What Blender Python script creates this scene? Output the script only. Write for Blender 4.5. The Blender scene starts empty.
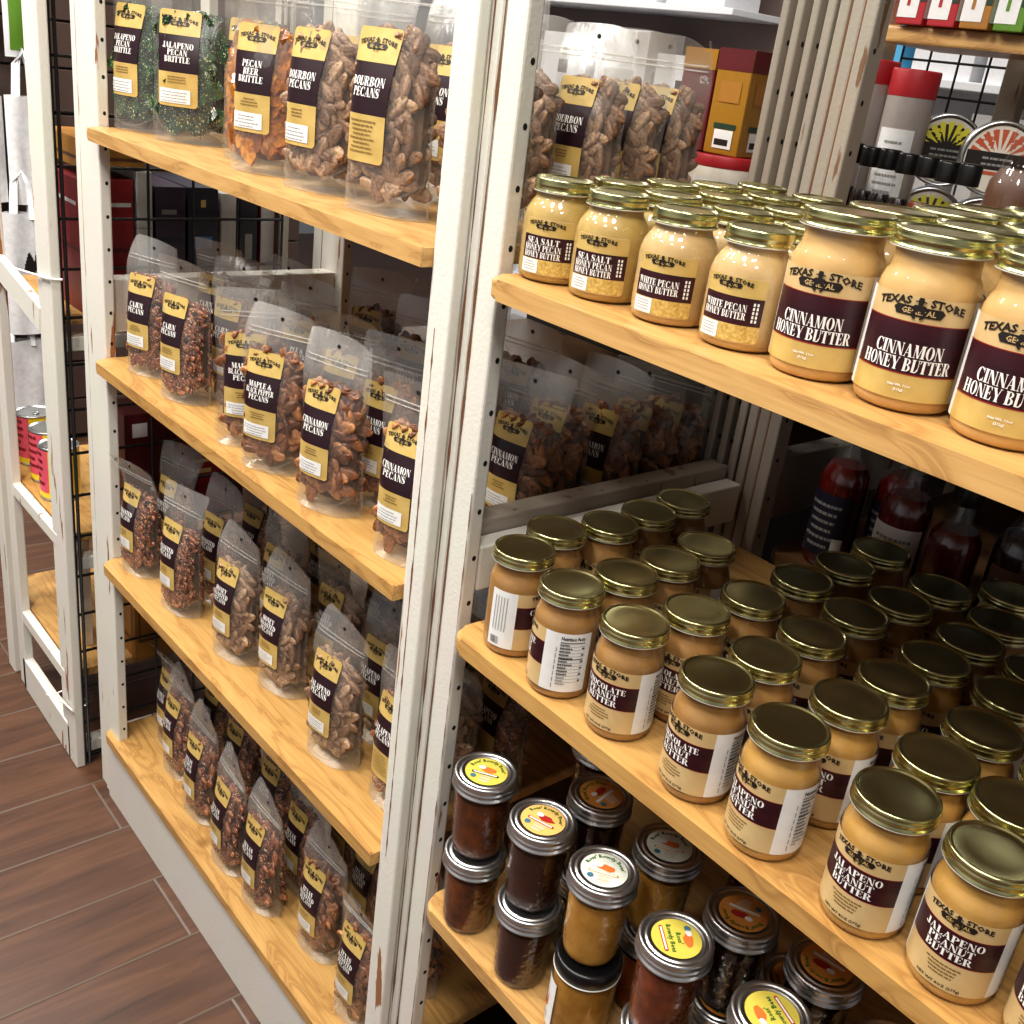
import bpy, bmesh, math, random
from mathutils import Vector, Matrix, noise
rnd = random.Random(11)
scn = bpy.context.scene
COL = scn.collection
PI = math.pi

# ------------------------------------------------------------------ materials
def srgb(r, g, b):
    f = lambda c: (c/255/12.92) if c/255 <= .04045 else ((c/255+.055)/1.055)**2.4
    return (f(r), f(g), f(b), 1)

def new_mat(name):
    m = bpy.data.materials.new(name); m.use_nodes = True
    nt = m.node_tree; nt.nodes.clear()
    out = nt.nodes.new('ShaderNodeOutputMaterial')
    return m, nt, out

def N(nt, typ, **kw):
    n = nt.nodes.new(typ)
    for k, v in kw.items():
        if k.startswith('i_'):
            key = k[2:]
            n.inputs[int(key) if key.isdigit() else key.replace('_', ' ')].default_value = v
        else: setattr(n, k, v)
    return n

def principled(nt, out, **kw):
    p = nt.nodes.new('ShaderNodeBsdfPrincipled')
    for k, v in kw.items(): p.inputs[k].default_value = v
    nt.links.new(p.outputs[0], out.inputs[0])
    return p

def ramp(nt, stops):
    r = nt.nodes.new('ShaderNodeValToRGB')
    e = r.color_ramp.elements
    e[0].position, e[0].color = stops[0]
    e[1].position, e[1].color = stops[1]
    for p, c in stops[2:]:
        x = e.new(p); x.color = c
    return r

def mat_noise(name, c1, c2, scale=40, rough=.5, metal=0, bump=0, stretch=(1, 1, 1), coat=0, spec=.5, bscale=None):
    """principled surface whose colour wavers between two tones"""
    m, nt, out = new_mat(name)
    p = principled(nt, out, Roughness=rough, Metallic=metal)
    p.inputs['Coat Weight'].default_value = coat
    p.inputs['Coat Roughness'].default_value = .05
    p.inputs['Specular IOR Level'].default_value = spec
    tc = N(nt, 'ShaderNodeTexCoord'); mp = N(nt, 'ShaderNodeMapping')
    mp.inputs['Scale'].default_value = stretch
    nt.links.new(tc.outputs['Object'], mp.inputs[0])
    nz = N(nt, 'ShaderNodeTexNoise', i_Scale=scale, i_Detail=4.0)
    nt.links.new(mp.outputs[0], nz.inputs['Vector'])
    r = ramp(nt, [(.3, c1), (.7, c2)])
    nt.links.new(nz.outputs['Fac'], r.inputs[0]); nt.links.new(r.outputs[0], p.inputs['Base Color'])
    if bump:
        b = N(nt, 'ShaderNodeBump', i_Strength=bump, i_Distance=.002)
        n2 = N(nt, 'ShaderNodeTexNoise', i_Scale=bscale or scale*3, i_Detail=3.0)
        nt.links.new(mp.outputs[0], n2.inputs['Vector'])
        nt.links.new(n2.outputs['Fac'], b.inputs['Height']); nt.links.new(b.outputs[0], p.inputs['Normal'])
    return m

def flat(name, c, rough=.5, metal=0, coat=0):
    d = [x*.93 for x in c[:3]]+[1]
    return mat_noise(name, d, c, 120, rough, metal, 0, (1, 1, 1), coat)

def mat_wood(name, dark, mid, light, rough=.42, scale=1.0):
    m, nt, out = new_mat(name)
    p = principled(nt, out, Roughness=rough)
    p.inputs['Coat Weight'].default_value = .12; p.inputs['Coat Roughness'].default_value = .25
    tc = N(nt, 'ShaderNodeTexCoord'); mp = N(nt, 'ShaderNodeMapping')
    mp.inputs['Scale'].default_value = (1.6*scale, 9*scale, 9*scale)
    nt.links.new(tc.outputs['Object'], mp.inputs[0])
    nz = N(nt, 'ShaderNodeTexNoise', i_Scale=2.2, i_Detail=3.0, i_Distortion=.8)
    nt.links.new(mp.outputs[0], nz.inputs['Vector'])
    mul = N(nt, 'ShaderNodeMath', operation='MULTIPLY'); mul.inputs[1].default_value = 11
    nt.links.new(nz.outputs['Fac'], mul.inputs[0])
    fr = N(nt, 'ShaderNodeMath', operation='PINGPONG'); fr.inputs[1].default_value = 1
    nt.links.new(mul.outputs[0], fr.inputs[0])
    r = ramp(nt, [(0, mid), (1, light), (.08, dark), (.3, mid)])
    nt.links.new(fr.outputs[0], r.inputs[0])
    # fine fibre
    mp2 = N(nt, 'ShaderNodeMapping'); mp2.inputs['Scale'].default_value = (6, 160, 160)
    nt.links.new(tc.outputs['Object'], mp2.inputs[0])
    n2 = N(nt, 'ShaderNodeTexNoise', i_Scale=2.0, i_Detail=3.0)
    nt.links.new(mp2.outputs[0], n2.inputs['Vector'])
    mx = N(nt, 'ShaderNodeMix', data_type='RGBA', blend_type='MULTIPLY'); mx.inputs[0].default_value = .35
    nt.links.new(r.outputs[0], mx.inputs[6])
    r2 = ramp(nt, [(.3, (.6, .52, .42, 1)), (.62, (1, 1, 1, 1))])
    nt.links.new(n2.outputs['Fac'], r2.inputs[0]); nt.links.new(r2.outputs[0], mx.inputs[7])
    # knots
    vo = N(nt, 'ShaderNodeTexVoronoi', i_Scale=5.5)
    nt.links.new(tc.outputs['Object'], vo.inputs['Vector'])
    r3 = ramp(nt, [(.05, (.32, .2, .1, 1)), (.11, (1, 1, 1, 1))])
    nt.links.new(vo.outputs['Distance'], r3.inputs[0])
    mx2 = N(nt, 'ShaderNodeMix', data_type='RGBA', blend_type='MULTIPLY'); mx2.inputs[0].default_value = .8
    nt.links.new(mx.outputs[2], mx2.inputs[6]); nt.links.new(r3.outputs[0], mx2.inputs[7])
    nt.links.new(mx2.outputs[2], p.inputs['Base Color'])
    b = N(nt, 'ShaderNodeBump', i_Strength=.15, i_Distance=.001)
    nt.links.new(n2.outputs['Fac'], b.inputs['Height']); nt.links.new(b.outputs[0], p.inputs['Normal'])
    return m

def mat_paint(name, base, worn, amount=.66):
    """brushed white paint, chipped to bare wood in thin upright flakes"""
    m, nt, out = new_mat(name)
    p = principled(nt, out, Roughness=.5)
    tc = N(nt, 'ShaderNodeTexCoord'); mp = N(nt, 'ShaderNodeMapping')
    mp.inputs['Scale'].default_value = (30, 30, 4)
    nt.links.new(tc.outputs['Object'], mp.inputs[0])
    nz = N(nt, 'ShaderNodeTexNoise', i_Scale=1.6, i_Detail=5.0)
    nt.links.new(mp.outputs[0], nz.inputs['Vector'])
    r = ramp(nt, [(amount, base), (amount+.02, worn)])
    nt.links.new(nz.outputs['Fac'], r.inputs[0])
    n3 = N(nt, 'ShaderNodeTexNoise', i_Scale=9.0, i_Detail=2.0)
    nt.links.new(tc.outputs['Object'], n3.inputs['Vector'])
    mx = N(nt, 'ShaderNodeMix', data_type='RGBA', blend_type='MULTIPLY'); mx.inputs[0].default_value = .12
    nt.links.new(r.outputs[0], mx.inputs[6]); nt.links.new(n3.outputs['Color'], mx.inputs[7])
    nt.links.new(mx.outputs[2], p.inputs['Base Color'])
    n2 = N(nt, 'ShaderNodeTexNoise', i_Scale=220.0, i_Detail=2.0)
    nt.links.new(tc.outputs['Object'], n2.inputs['Vector'])
    b = N(nt, 'ShaderNodeBump', i_Strength=.35, i_Distance=.0012)
    nt.links.new(n2.outputs['Fac'], b.inputs['Height']); nt.links.new(b.outputs[0], p.inputs['Normal'])
    return m

def mat_film(name, haze=.06, tint=.97, base=.05, edge=.5, wr=.5):
    m, nt, out = new_mat(name)
    tr = N(nt, 'ShaderNodeBsdfTransparent'); tr.inputs[0].default_value = (tint, tint, tint*.985, 1)
    gl = N(nt, 'ShaderNodeBsdfGlossy'); gl.inputs[0].default_value = (1, 1, 1, 1); gl.inputs['Roughness'].default_value = .27
    df = N(nt, 'ShaderNodeBsdfDiffuse'); df.inputs[0].default_value = (.75, .72, .68, 1)
    lw = N(nt, 'ShaderNodeLayerWeight', i_Blend=.3)
    tc = N(nt, 'ShaderNodeTexCoord')
    nz = N(nt, 'ShaderNodeTexNoise', i_Scale=34.0, i_Detail=2.0, i_Distortion=1.2)
    mpf = N(nt, 'ShaderNodeMapping'); mpf.inputs['Scale'].default_value = (1.6, 1.0, .6); nt.links.new(tc.outputs['Object'], mpf.inputs[0])
    nt.links.new(mpf.outputs[0], nz.inputs['Vector'])
    b = N(nt, 'ShaderNodeBump', i_Strength=wr, i_Distance=.006)
    nt.links.new(nz.outputs['Fac'], b.inputs['Height'])
    nt.links.new(b.outputs[0], gl.inputs['Normal'])
    pw = N(nt, 'ShaderNodeMath', operation='POWER'); pw.inputs[1].default_value = 2.5
    nt.links.new(lw.outputs['Facing'], pw.inputs[0])
    ma = N(nt, 'ShaderNodeMath', operation='MULTIPLY_ADD'); ma.inputs[1].default_value = edge; ma.inputs[2].default_value = base
    nt.links.new(pw.outputs[0], ma.inputs[0])
    m1 = N(nt, 'ShaderNodeMixShader')
    sz = N(nt, 'ShaderNodeSeparateXYZ'); nt.links.new(tc.outputs['Object'], sz.inputs[0])
    mr = N(nt, 'ShaderNodeMapRange'); mr.inputs[1].default_value = .145; mr.inputs[2].default_value = .19; mr.inputs[3].default_value = haze*.55; mr.inputs[4].default_value = haze*1.5
    nt.links.new(sz.outputs[2], mr.inputs[0]); nt.links.new(mr.outputs[0], m1.inputs[0])
    nt.links.new(tr.outputs[0], m1.inputs[1]); nt.links.new(df.outputs[0], m1.inputs[2])
    m2 = N(nt, 'ShaderNodeMixShader')
    nt.links.new(ma.outputs[0], m2.inputs[0]); nt.links.new(m1.outputs[0], m2.inputs[1]); nt.links.new(gl.outputs[0], m2.inputs[2])
    nt.links.new(m2.outputs[0], out.inputs[0])
    return m

def mat_glass(name, tint=(1, 1, 1), base=.05, edge=.5, rough=.03):
    m, nt, out = new_mat(name)
    tr = N(nt, 'ShaderNodeBsdfTransparent'); tr.inputs[0].default_value = (*tint, 1)
    gl = N(nt, 'ShaderNodeBsdfGlossy'); gl.inputs[0].default_value = (1, 1, 1, 1); gl.inputs['Roughness'].default_value = rough
    lw = N(nt, 'ShaderNodeLayerWeight', i_Blend=.25)
    pw = N(nt, 'ShaderNodeMath', operation='POWER'); pw.inputs[1].default_value = 2.2
    nt.links.new(lw.outputs['Facing'], pw.inputs[0])
    ma = N(nt, 'ShaderNodeMath', operation='MULTIPLY_ADD'); ma.inputs[1].default_value = edge; ma.inputs[2].default_value = base
    nt.links.new(pw.outputs[0], ma.inputs[0])
    m2 = N(nt, 'ShaderNodeMixShader')
    nt.links.new(ma.outputs[0], m2.inputs[0]); nt.links.new(tr.outputs[0], m2.inputs[1]); nt.links.new(gl.outputs[0], m2.inputs[2])
    nt.links.new(m2.outputs[0], out.inputs[0])
    return m

def mat_island(name, stops, rough=.45, bump=.6, bscale=260, coat=0, speck=None):
    """each nut or shard its own tone"""
    m, nt, out = new_mat(name)
    p = principled(nt, out, Roughness=rough); p.inputs['Coat Weight'].default_value = coat
    g = N(nt, 'ShaderNodeNewGeometry')
    r = ramp(nt, stops); nt.links.new(g.outputs['Random Per Island'], r.inputs[0])
    tc = N(nt, 'ShaderNodeTexCoord')
    nz = N(nt, 'ShaderNodeTexNoise', i_Scale=bscale, i_Detail=3.0)
    nt.links.new(tc.outputs['Object'], nz.inputs['Vector'])
    mx = N(nt, 'ShaderNodeMix', data_type='RGBA', blend_type='MULTIPLY'); mx.inputs[0].default_value = .75
    r2 = ramp(nt, [(.35, (.42, .38, .35, 1)), (.62, (1.15, 1.12, 1.05, 1))])
    nt.links.new(nz.outputs['Fac'], r2.inputs[0])
    nt.links.new(r.outputs[0], mx.inputs[6]); nt.links.new(r2.outputs[0], mx.inputs[7])
    last = mx.outputs[2]
    if speck:
        n4 = N(nt, 'ShaderNodeTexNoise', i_Scale=420.0, i_Detail=1.0)
        nt.links.new(tc.outputs['Object'], n4.inputs['Vector'])
        r4 = ramp(nt, [(.62, (0, 0, 0, 1)), (.68, (1, 1, 1, 1))])
        nt.links.new(n4.outputs['Fac'], r4.inputs[0])
        m3 = N(nt, 'ShaderNodeMix', data_type='RGBA'); m3.inputs[7].default_value = speck
        nt.links.new(r4.outputs[0], m3.inputs[0]); nt.links.new(last, m3.inputs[6]); last = m3.outputs[2]
    nt.links.new(last, p.inputs['Base Color'])
    b = N(nt, 'ShaderNodeBump', i_Strength=bump, i_Distance=.002)
    nt.links.new(nz.outputs['Fac'], b.inputs['Height']); nt.links.new(b.outputs[0], p.inputs['Normal'])
    return m

def mat_floor():
    """wood-look tiles, long along Y, 16 cm wide, grout between, every course staggered"""
    m, nt, out = new_mat('wood_look_tile')
    p = principled(nt, out, Roughness=.42)
    tc = N(nt, 'ShaderNodeTexCoord'); sp = N(nt, 'ShaderNodeSeparateXYZ')
    nt.links.new(tc.outputs['Object'], sp.inputs[0])
    def M(op, a, b=None):
        n = N(nt, 'ShaderNodeMath', operation=op)
        for i, v in enumerate((a, b)):
            if v is None: continue
            if isinstance(v, (int, float)): n.inputs[i].default_value = v
            else: nt.links.new(v, n.inputs[i])
        return n.outputs[0]
    W, L = .1624, 1.0
    u = M('DIVIDE', M('ADD', sp.outputs[0], .344), W)
    fl = M('FLOOR', u); fu = M('SUBTRACT', u, fl)
    # joints of the even and odd courses
    odd = M('MODULO', M('ADD', fl, 100), 2)
    v = M('ADD', M('DIVIDE', M('ADD', sp.outputs[1], .022), L), M('MULTIPLY', odd, .5))
    fv = M('FRACT', M('ADD', v, 50)); iv = M('FLOOR', M('ADD', v, 50))
    du = M('MULTIPLY', M('MINIMUM', fu, M('SUBTRACT', 1, fu)), W)
    dv = M('MULTIPLY', M('MINIMUM', fv, M('SUBTRACT', 1, fv)), L)
    d = M('MINIMUM', du, dv)
    g = M('LESS_THAN', d, .0021)
    cb = N(nt, 'ShaderNodeCombineXYZ')
    nt.links.new(M('MULTIPLY', sp.outputs[0], 34), cb.inputs[0])
    nt.links.new(M('MULTIPLY', sp.outputs[1], 3.2), cb.inputs[1])
    nt.links.new(M('ADD', M('MULTIPLY', fl, 3.7), M('MULTIPLY', iv, 9.1)), cb.inputs[2])
    nz = N(nt, 'ShaderNodeTexNoise', i_Scale=1.0, i_Detail=6.0, i_Roughness=.65, i_Distortion=.6)
    nt.links.new(cb.outputs[0], nz.inputs['Vector'])
    r = ramp(nt, [(.25, srgb(56, 35, 24)), (.78, srgb(108, 73, 51)), (.5, srgb(84, 55, 38))])
    nt.links.new(nz.outputs['Fac'], r.inputs[0])
    mx = N(nt, 'ShaderNodeMix', data_type='RGBA'); mx.inputs[7].default_value = srgb(100, 86, 74)
    nt.links.new(g, mx.inputs[0]); nt.links.new(r.outputs[0], mx.inputs[6])
    nt.links.new(mx.outputs[2], p.inputs['Base Color'])
    h = M('ADD', M('MULTIPLY', nz.outputs['Fac'], .25), M('MINIMUM', M('MULTIPLY', d, 250), 1))
    b = N(nt, 'ShaderNodeBump', i_Strength=.5, i_Distance=.002)
    nt.links.new(h, b.inputs['Height']); nt.links.new(b.outputs[0], p.inputs['Normal'])
    return m

def mat_emit(name, c, s):
    m, nt, out = new_mat(name)
    e = N(nt, 'ShaderNodeEmission'); e.inputs[0].default_value = c; e.inputs[1].default_value = s
    nt.links.new(e.outputs[0], out.inputs[0]); return m

M = {}
M['white_paint'] = mat_paint('white_paint', srgb(232, 229, 218), srgb(158, 108, 70), .655)
M['shaded_paint'] = mat_paint('shaded_paint', srgb(164, 154, 140), srgb(120, 88, 62), .63)  # white paint greyed in its colour to stand for shade; brown chips are wear
M['smooth_paint'] = mat_paint('smooth_white_paint', srgb(226, 223, 214), srgb(170, 150, 130), .78)
M['bare_wood'] = flat('bare_wood', srgb(150, 104, 66), .7)
M['groove'] = flat('groove', srgb(120, 80, 52), .8)
M['hole'] = flat('peg_hole', srgb(16, 12, 10), .9)
M['pine'] = mat_wood('pine_board', srgb(172, 128, 72), srgb(196, 152, 88), srgb(204, 161, 97))
M['pine_pale'] = mat_wood('pale_pine_board', srgb(182, 138, 82), srgb(204, 160, 98), srgb(212, 170, 108))
M['pine_shaded'] = mat_wood('shaded_pine_board', srgb(92, 62, 36), srgb(112, 78, 46), srgb(120, 86, 52))  # same pine with the rear shade put into its colour
M['floor'] = mat_floor()
M['light_blocker'] = flat('added_blocker_panel', srgb(44, 38, 34), .7)  # for the added panels that keep the rear gaps dark
M['film'] = mat_film('clear_film', .105, .95, .05, .55, .30)
M['film_seam'] = mat_film('clear_film_seam', .15, .94, .05, .4, .2)
M['glass'] = mat_glass('clear_glass')
M['gold_paper'] = mat_noise('gold_label_paper', srgb(184, 154, 84), srgb(206, 178, 108), 45, .42)
M['gold_tex'] = mat_noise('gold_textured_paper', srgb(168, 138, 60), srgb(222, 192, 116), 420, .45)
M['tan_paper'] = mat_noise('tan_label_paper', srgb(196, 166, 114), srgb(212, 184, 134), 40, .4)
M['maroon'] = mat_noise('maroon_label_band', srgb(40, 8, 18), srgb(62, 16, 26), 20, .38, 0, 0, (1, 1, 14))
M['ink_dark'] = mat_noise('dark_label_band', srgb(30, 10, 18), srgb(44, 16, 26), 20, .38, 0, 0, (1, 1, 10))
M['red_line'] = flat('red_label_line', srgb(140, 30, 28), .4)
M['white_ink'] = flat('white_ink', srgb(245, 242, 236), .4)
M['black_ink'] = flat('black_ink', srgb(32, 22, 18), .5)
M['brown_ink'] = flat('brown_ink', srgb(128, 96, 48), .5)
M['grey_ink'] = flat('grey_ink', srgb(150, 148, 144), .5)
M['white_paper'] = flat('white_label_paper', srgb(236, 236, 234), .4)
M['green_ink'] = flat('green_ink', srgb(62, 110, 36), .5)
M['gold_metal'] = mat_noise('gold_lid_metal', (.56, .54, .25, 1), (.63, .60, .30, 1), 30, .25, 1.0)
M['white_rim'] = flat('lid_white_liner', srgb(226, 224, 214), .4)
M['silver'] = mat_noise('silver_lid_metal', (.64, .64, .63, 1), (.72, .72, .71, 1), 30, .33, 1.0)
M['black_plastic'] = flat('black_plastic', srgb(16, 15, 16), .3)
M['wire'] = flat('black_wire', srgb(26, 24, 24), .45)
M['steel'] = mat_noise('tin_metal', (.55, .56, .57, 1), (.66, .67, .68, 1), 20, .3, 1.0)
M['pb_choc'] = mat_noise('chocolate_peanut_butter', srgb(156, 114, 60), srgb(168, 126, 70), 60, .5)
M['pb'] = mat_noise('peanut_butter', srgb(184, 140, 68), srgb(196, 152, 80), 60, .5)
M['honey_butter'] = mat_noise('honey_butter', srgb(198, 158, 96), srgb(210, 172, 110), 50, .5)
M['pecan_butter'] = mat_noise('pecan_honey_butter', srgb(176, 146, 78), srgb(190, 160, 92), 90, .5)
M['white_butter'] = mat_noise('white_pecan_butter', srgb(190, 158, 104), srgb(202, 170, 116), 90, .5)
M['pecan'] = mat_island('pecan_nuts', [(0, srgb(96, 56, 34)), (1, srgb(196, 138, 92)), (.5, srgb(146, 92, 60))], .36, .8, 200)
M['pecan_red'] = mat_island('reddish_pecan_nuts', [(0, srgb(90, 42, 28)), (1, srgb(184, 116, 78)), (.6, srgb(134, 72, 48))], .34, .6, 260, .2, srgb(232, 200, 150))
M['pecan_candied'] = mat_island('sugared_pecan_nuts', [(0, srgb(112, 80, 58)), (1, srgb(194, 160, 128)), (.5, srgb(152, 118, 92))], .5, .8, 330)
M['brittle'] = mat_island('amber_brittle', [(0, srgb(150, 86, 28)), (1, srgb(214, 150, 64)), (.5, srgb(190, 118, 44))], .22, .4, 160, .5)
M['green_brittle'] = mat_island('green_brittle', [(0, srgb(16, 42, 26)), (1, srgb(54, 104, 62)), (.5, srgb(28, 66, 42))], .16, .5, 140, .6, srgb(196, 196, 140))
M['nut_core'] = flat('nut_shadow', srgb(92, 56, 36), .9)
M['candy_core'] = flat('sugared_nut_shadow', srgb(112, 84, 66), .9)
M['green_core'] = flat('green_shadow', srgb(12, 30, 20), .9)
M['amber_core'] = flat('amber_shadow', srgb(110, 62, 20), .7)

# ------------------------------------------------------------------ mesh builder
class MB:
    def __init__(s): s.v = []; s.f = []; s.m = []; s.s = []; s.mats = []
    def mi(s, mat):
        mat = M[mat] if isinstance(mat, str) else mat
        if mat not in s.mats: s.mats.append(mat)
        return s.mats.index(mat)
    def add(s, vs, fs, mat, smooth=False):
        o = len(s.v); k = s.mi(mat)
        s.v += [tuple(p) for p in vs]
        for f in fs: s.f.append([o+i for i in f]); s.m.append(k); s.s.append(smooth)
    def box(s, x0, x1, y0, y1, z0, z1, mat, c=.0015, rot=None):
        """box with chamfered edges"""
        if c <= 0:
            vs = [(x, y, z) for z in (z0, z1) for y in (y0, y1) for x in (x0, x1)]
            fs = [(0, 2, 3, 1), (4, 5, 7, 6), (0, 1, 5, 4), (2, 6, 7, 3), (0, 4, 6, 2), (1, 3, 7, 5)]
        else:
            vs, fs = chamfer_box(x0, x1, y0, y1, z0, z1, c)
        if rot: vs = [rot @ Vector(p) for p in vs]
        s.add(vs, fs, mat)
    def grid(s, fn, nu, nv, mat, smooth=True, flip=False):
        vs = [fn(i/nu, j/nv) for j in range(nv+1) for i in range(nu+1)]
        fs = []
        for j in range(nv):
            for i in range(nu):
                a = j*(nu+1)+i
                q = (a, a+1, a+nu+2, a+nu+1)
                fs.append(q[::-1] if flip else q)
        s.add(vs, fs, mat, smooth)
    def lathe(s, prof, n, mat, cx=0, cy=0, cz=0, smooth=True, jitter=None, cap0=False, cap1=False):
        """prof: (r, z) from bottom to top or along the outline"""
        vs = []; k = len(prof)
        for j, (r, z) in enumerate(prof):
            for i in range(n):
                a = 2*PI*i/n
                rr = r + (jitter[j]*(1 if i % 2 else -1) if jitter and jitter.get(j) else 0) if jitter else r
                vs.append((cx+rr*math.cos(a), cy+rr*math.sin(a), cz+z))
        fs = []
        for j in range(k-1):
            for i in range(n):
                i2 = (i+1) % n
                fs.append((j*n+i, j*n+i2, (j+1)*n+i2, (j+1)*n+i))
        s.add(vs, fs, mat, smooth)
        for cap, j, rv in ((cap0, 0, True), (cap1, k-1, False)):
            if cap:
                ring = [vs[j*n+i] for i in range(n)]
                s.add(ring, [tuple(range(n))[::-1] if rv else tuple(range(n))], mat)
    def tube(s, pts, r, mat, n=8):
        pts = [Vector(p) for p in pts]; vs = []; fs = []
        for i, p in enumerate(pts):
            d = (pts[min(i+1, len(pts)-1)]-pts[max(i-1, 0)]).normalized()
            up = Vector((0, 0, 1)) if abs(d.z) < .9 else Vector((1, 0, 0))
            a = d.cross(up).normalized(); b = d.cross(a)
            for k in range(n):
                t = 2*PI*k/n; vs.append(p+(a*math.cos(t)+b*math.sin(t))*r)
        for i in range(len(pts)-1):
            for k in range(n):
                k2 = (k+1) % n
                fs.append((i*n+k, i*n+k2, (i+1)*n+k2, (i+1)*n+k))
        fs.append(tuple(range(n))); fs.append(tuple((len(pts)-1)*n+k for k in range(n))[::-1])
        s.add(vs, fs, mat, True)
    def build(s, name, parent=None, loc=None):
        me = bpy.data.meshes.new(name)
        me.from_pydata(s.v, [], s.f)
        for m in s.mats: me.materials.append(m)
        me.polygons.foreach_set('material_index', s.m)
        me.polygons.foreach_set('use_smooth', s.s)
        me.update()
        o = bpy.data.objects.new(name, me); COL.objects.link(o)
        if parent: o.parent = parent
        if loc: o.location = loc
        return o

def chamfer_box(x0, x1, y0, y1, z0, z1, c):
    c = min(c, (x1-x0)*.45, (y1-y0)*.45, (z1-z0)*.45)
    bm = bmesh.new(); bmesh.ops.create_cube(bm, size=1)
    for v in bm.verts:
        v.co = Vector(((x0+x1)/2+v.co.x*(x1-x0), (y0+y1)/2+v.co.y*(y1-y0), (z0+z1)/2+v.co.z*(z1-z0)))
    bmesh.ops.bevel(bm, geom=bm.edges[:], offset=c, segments=2, profile=.5, affect='EDGES')
    vs = [v.co.copy() for v in bm.verts]; fs = [[v.index for v in f.verts] for f in bm.faces]
    bm.verts.index_update()
    fs = [[v.index for v in f.verts] for f in bm.faces]
    bm.free(); return vs, fs

def tag(o, label=None, cat=None, group=None, kind=None):
    if label: o['label'] = label
    if cat: o['category'] = cat
    if group: o['group'] = group
    if kind: o['kind'] = kind
    return o
def thing(name, label, cat, loc=(0, 0, 0), rz=0, group=None):
    o = bpy.data.objects.new(name, None); COL.objects.link(o)
    o.empty_display_size = .03
    o.location = loc; o.rotation_euler = (0, 0, rz)
    return tag(o, label, cat, group)
def inst(name, mesh, parent):
    o = bpy.data.objects.new(name, mesh); COL.objects.link(o); o.parent = parent
    return o

# ------------------------------------------------------------------ lettering
def _rect(x0, y0, x1, y1): return [(x0, y0), (x1, y0), (x1, y1), (x0, y1)]
def _quad(x0, x1, y0, x2, x3, y1): return [(x0, y0), (x1, y0), (x3, y1), (x2, y1)]   # slanted stroke from y0 to y1
def _ring(cx, cy, rx, ry, tx, ty, a0, a1, n=12):
    out = []
    for i in range(n):
        p = []
        for a in (a0+(a1-a0)*i/n, a0+(a1-a0)*(i+1)/n):
            t = math.radians(a); c, sn = math.cos(t), math.sin(t)
            p.append(((cx+rx*c, cy+ry*sn), (cx+(rx-tx)*c, cy+(ry-ty)*sn)))
        out.append([p[0][0], p[1][0], p[1][1], p[0][1]])
    return out
def _stroke(pts, n=None):
    """pts: (x, y, w) polyline with round-ish width"""
    out = []
    nr = []
    for i in range(len(pts)):
        a = pts[max(0, i-1)]; b = pts[min(len(pts)-1, i+1)]
        dx, dy = b[0]-a[0], b[1]-a[1]; l = math.hypot(dx, dy) or 1
        nr.append((-dy/l, dx/l))
    for i in range(len(pts)-1):
        (x, y, w), (x2, y2, w2) = pts[i], pts[i+1]
        out.append([(x+nr[i][0]*w/2, y+nr[i][1]*w/2), (x-nr[i][0]*w/2, y-nr[i][1]*w/2),
                    (x2-nr[i+1][0]*w2/2, y2-nr[i+1][1]*w2/2), (x2+nr[i+1][0]*w2/2, y2+nr[i+1][1]*w2/2)])
    return out
T, H = .25, .055
def _ser(x0, x1, y): return _rect(x0-.07, y, x1+.07, y+H)
def _stem(x, w=T, top=True, bot=True):
    o = [_rect(x, 0, x+w, 1)]
    if top: o.append(_ser(x, x+w, 1-H))
    if bot: o.append(_ser(x, x+w, 0))
    return o
G = {}
G['I'] = (_stem(.08), .41)
G['L'] = (_stem(.08)+[_rect(.33, 0, .66, H), [(.66, 0), (.70, .3), (.66, .3), (.55, H)]], .74)
G['E'] = (_stem(.08)+[_rect(.33, 0, .66, H), [(.66, 0), (.72, .28), (.68, .28), (.55, H)], _rect(.33, 1-H, .64, 1),
          [(.64, 1), (.68, .74), (.64, .74), (.54, 1-H)], _rect(.33, .48, .54, .53), _rect(.5, .38, .55, .64)], .76)
G['F'] = G['E']
G['T'] = (_stem(.28, T, False)+[_rect(.03, 1-H, .78, 1), [(.03, 1), (.01, .72), (.05, .72), (.14, 1-H)], [(.78, 1), (.80, .72), (.76, .72), (.67, 1-H)]], .82)
G['H'] = (_stem(.08)+_stem(.58)+[_rect(.33, .48, .58, .53)], .92)
G['N'] = (_stem(.10, .06)+_stem(.68, .06)+[_quad(.58, .76, 0, .06, .32, 1)], .86)
G['M'] = (_stem(.10, .06)+_stem(.76)+[_quad(.40, .53, 0, .06, .32, 1), _quad(.46, .53, 0, .72, .79, 1)], 1.1)
G['A'] = ([_quad(.08, .14, 0, .38, .44, 1), _quad(.52, .78, 0, .32, .50, 1), _rect(.2, .28, .58, .33), _ser(.08, .14, 0), _ser(.52, .78, 0)], .88)
G['Y'] = ([_rect(.32, 0, .56, .45), _ser(.32, .56, 0), _quad(.32, .56, .42, .04, .3, 1), _quad(.5, .56, .42, .72, .78, 1), _ser(.04, .3, 1-H), _ser(.72, .78, 1-H)], .86)
G['X'] = ([_quad(.54, .8, 0, .04, .3, 1), _quad(.1, .16, 0, .62, .68, 1), _ser(.54, .8, 0), _ser(.1, .16, 0), _ser(.04, .3, 1-H), _ser(.62, .68, 1-H)], .86)
G['V'] = ([_quad(.36, .46, 0, .04, .3, 1), _quad(.38, .44, 0, .72, .78, 1), _ser(.04, .3, 1-H), _ser(.72, .78, 1-H)], .84)
G['W'] = ([_quad(.3, .4, 0, .04, .3, 1), _quad(.32, .38, 0, .54, .6, 1), _quad(.72, .82, 0, .46, .72, 1), _quad(.74, .8, 0, .98, 1.04, 1), _ser(.04, .3, 1-H), _ser(.46, .72, 1-H), _ser(.98, 1.04, 1-H)], 1.12)
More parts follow.
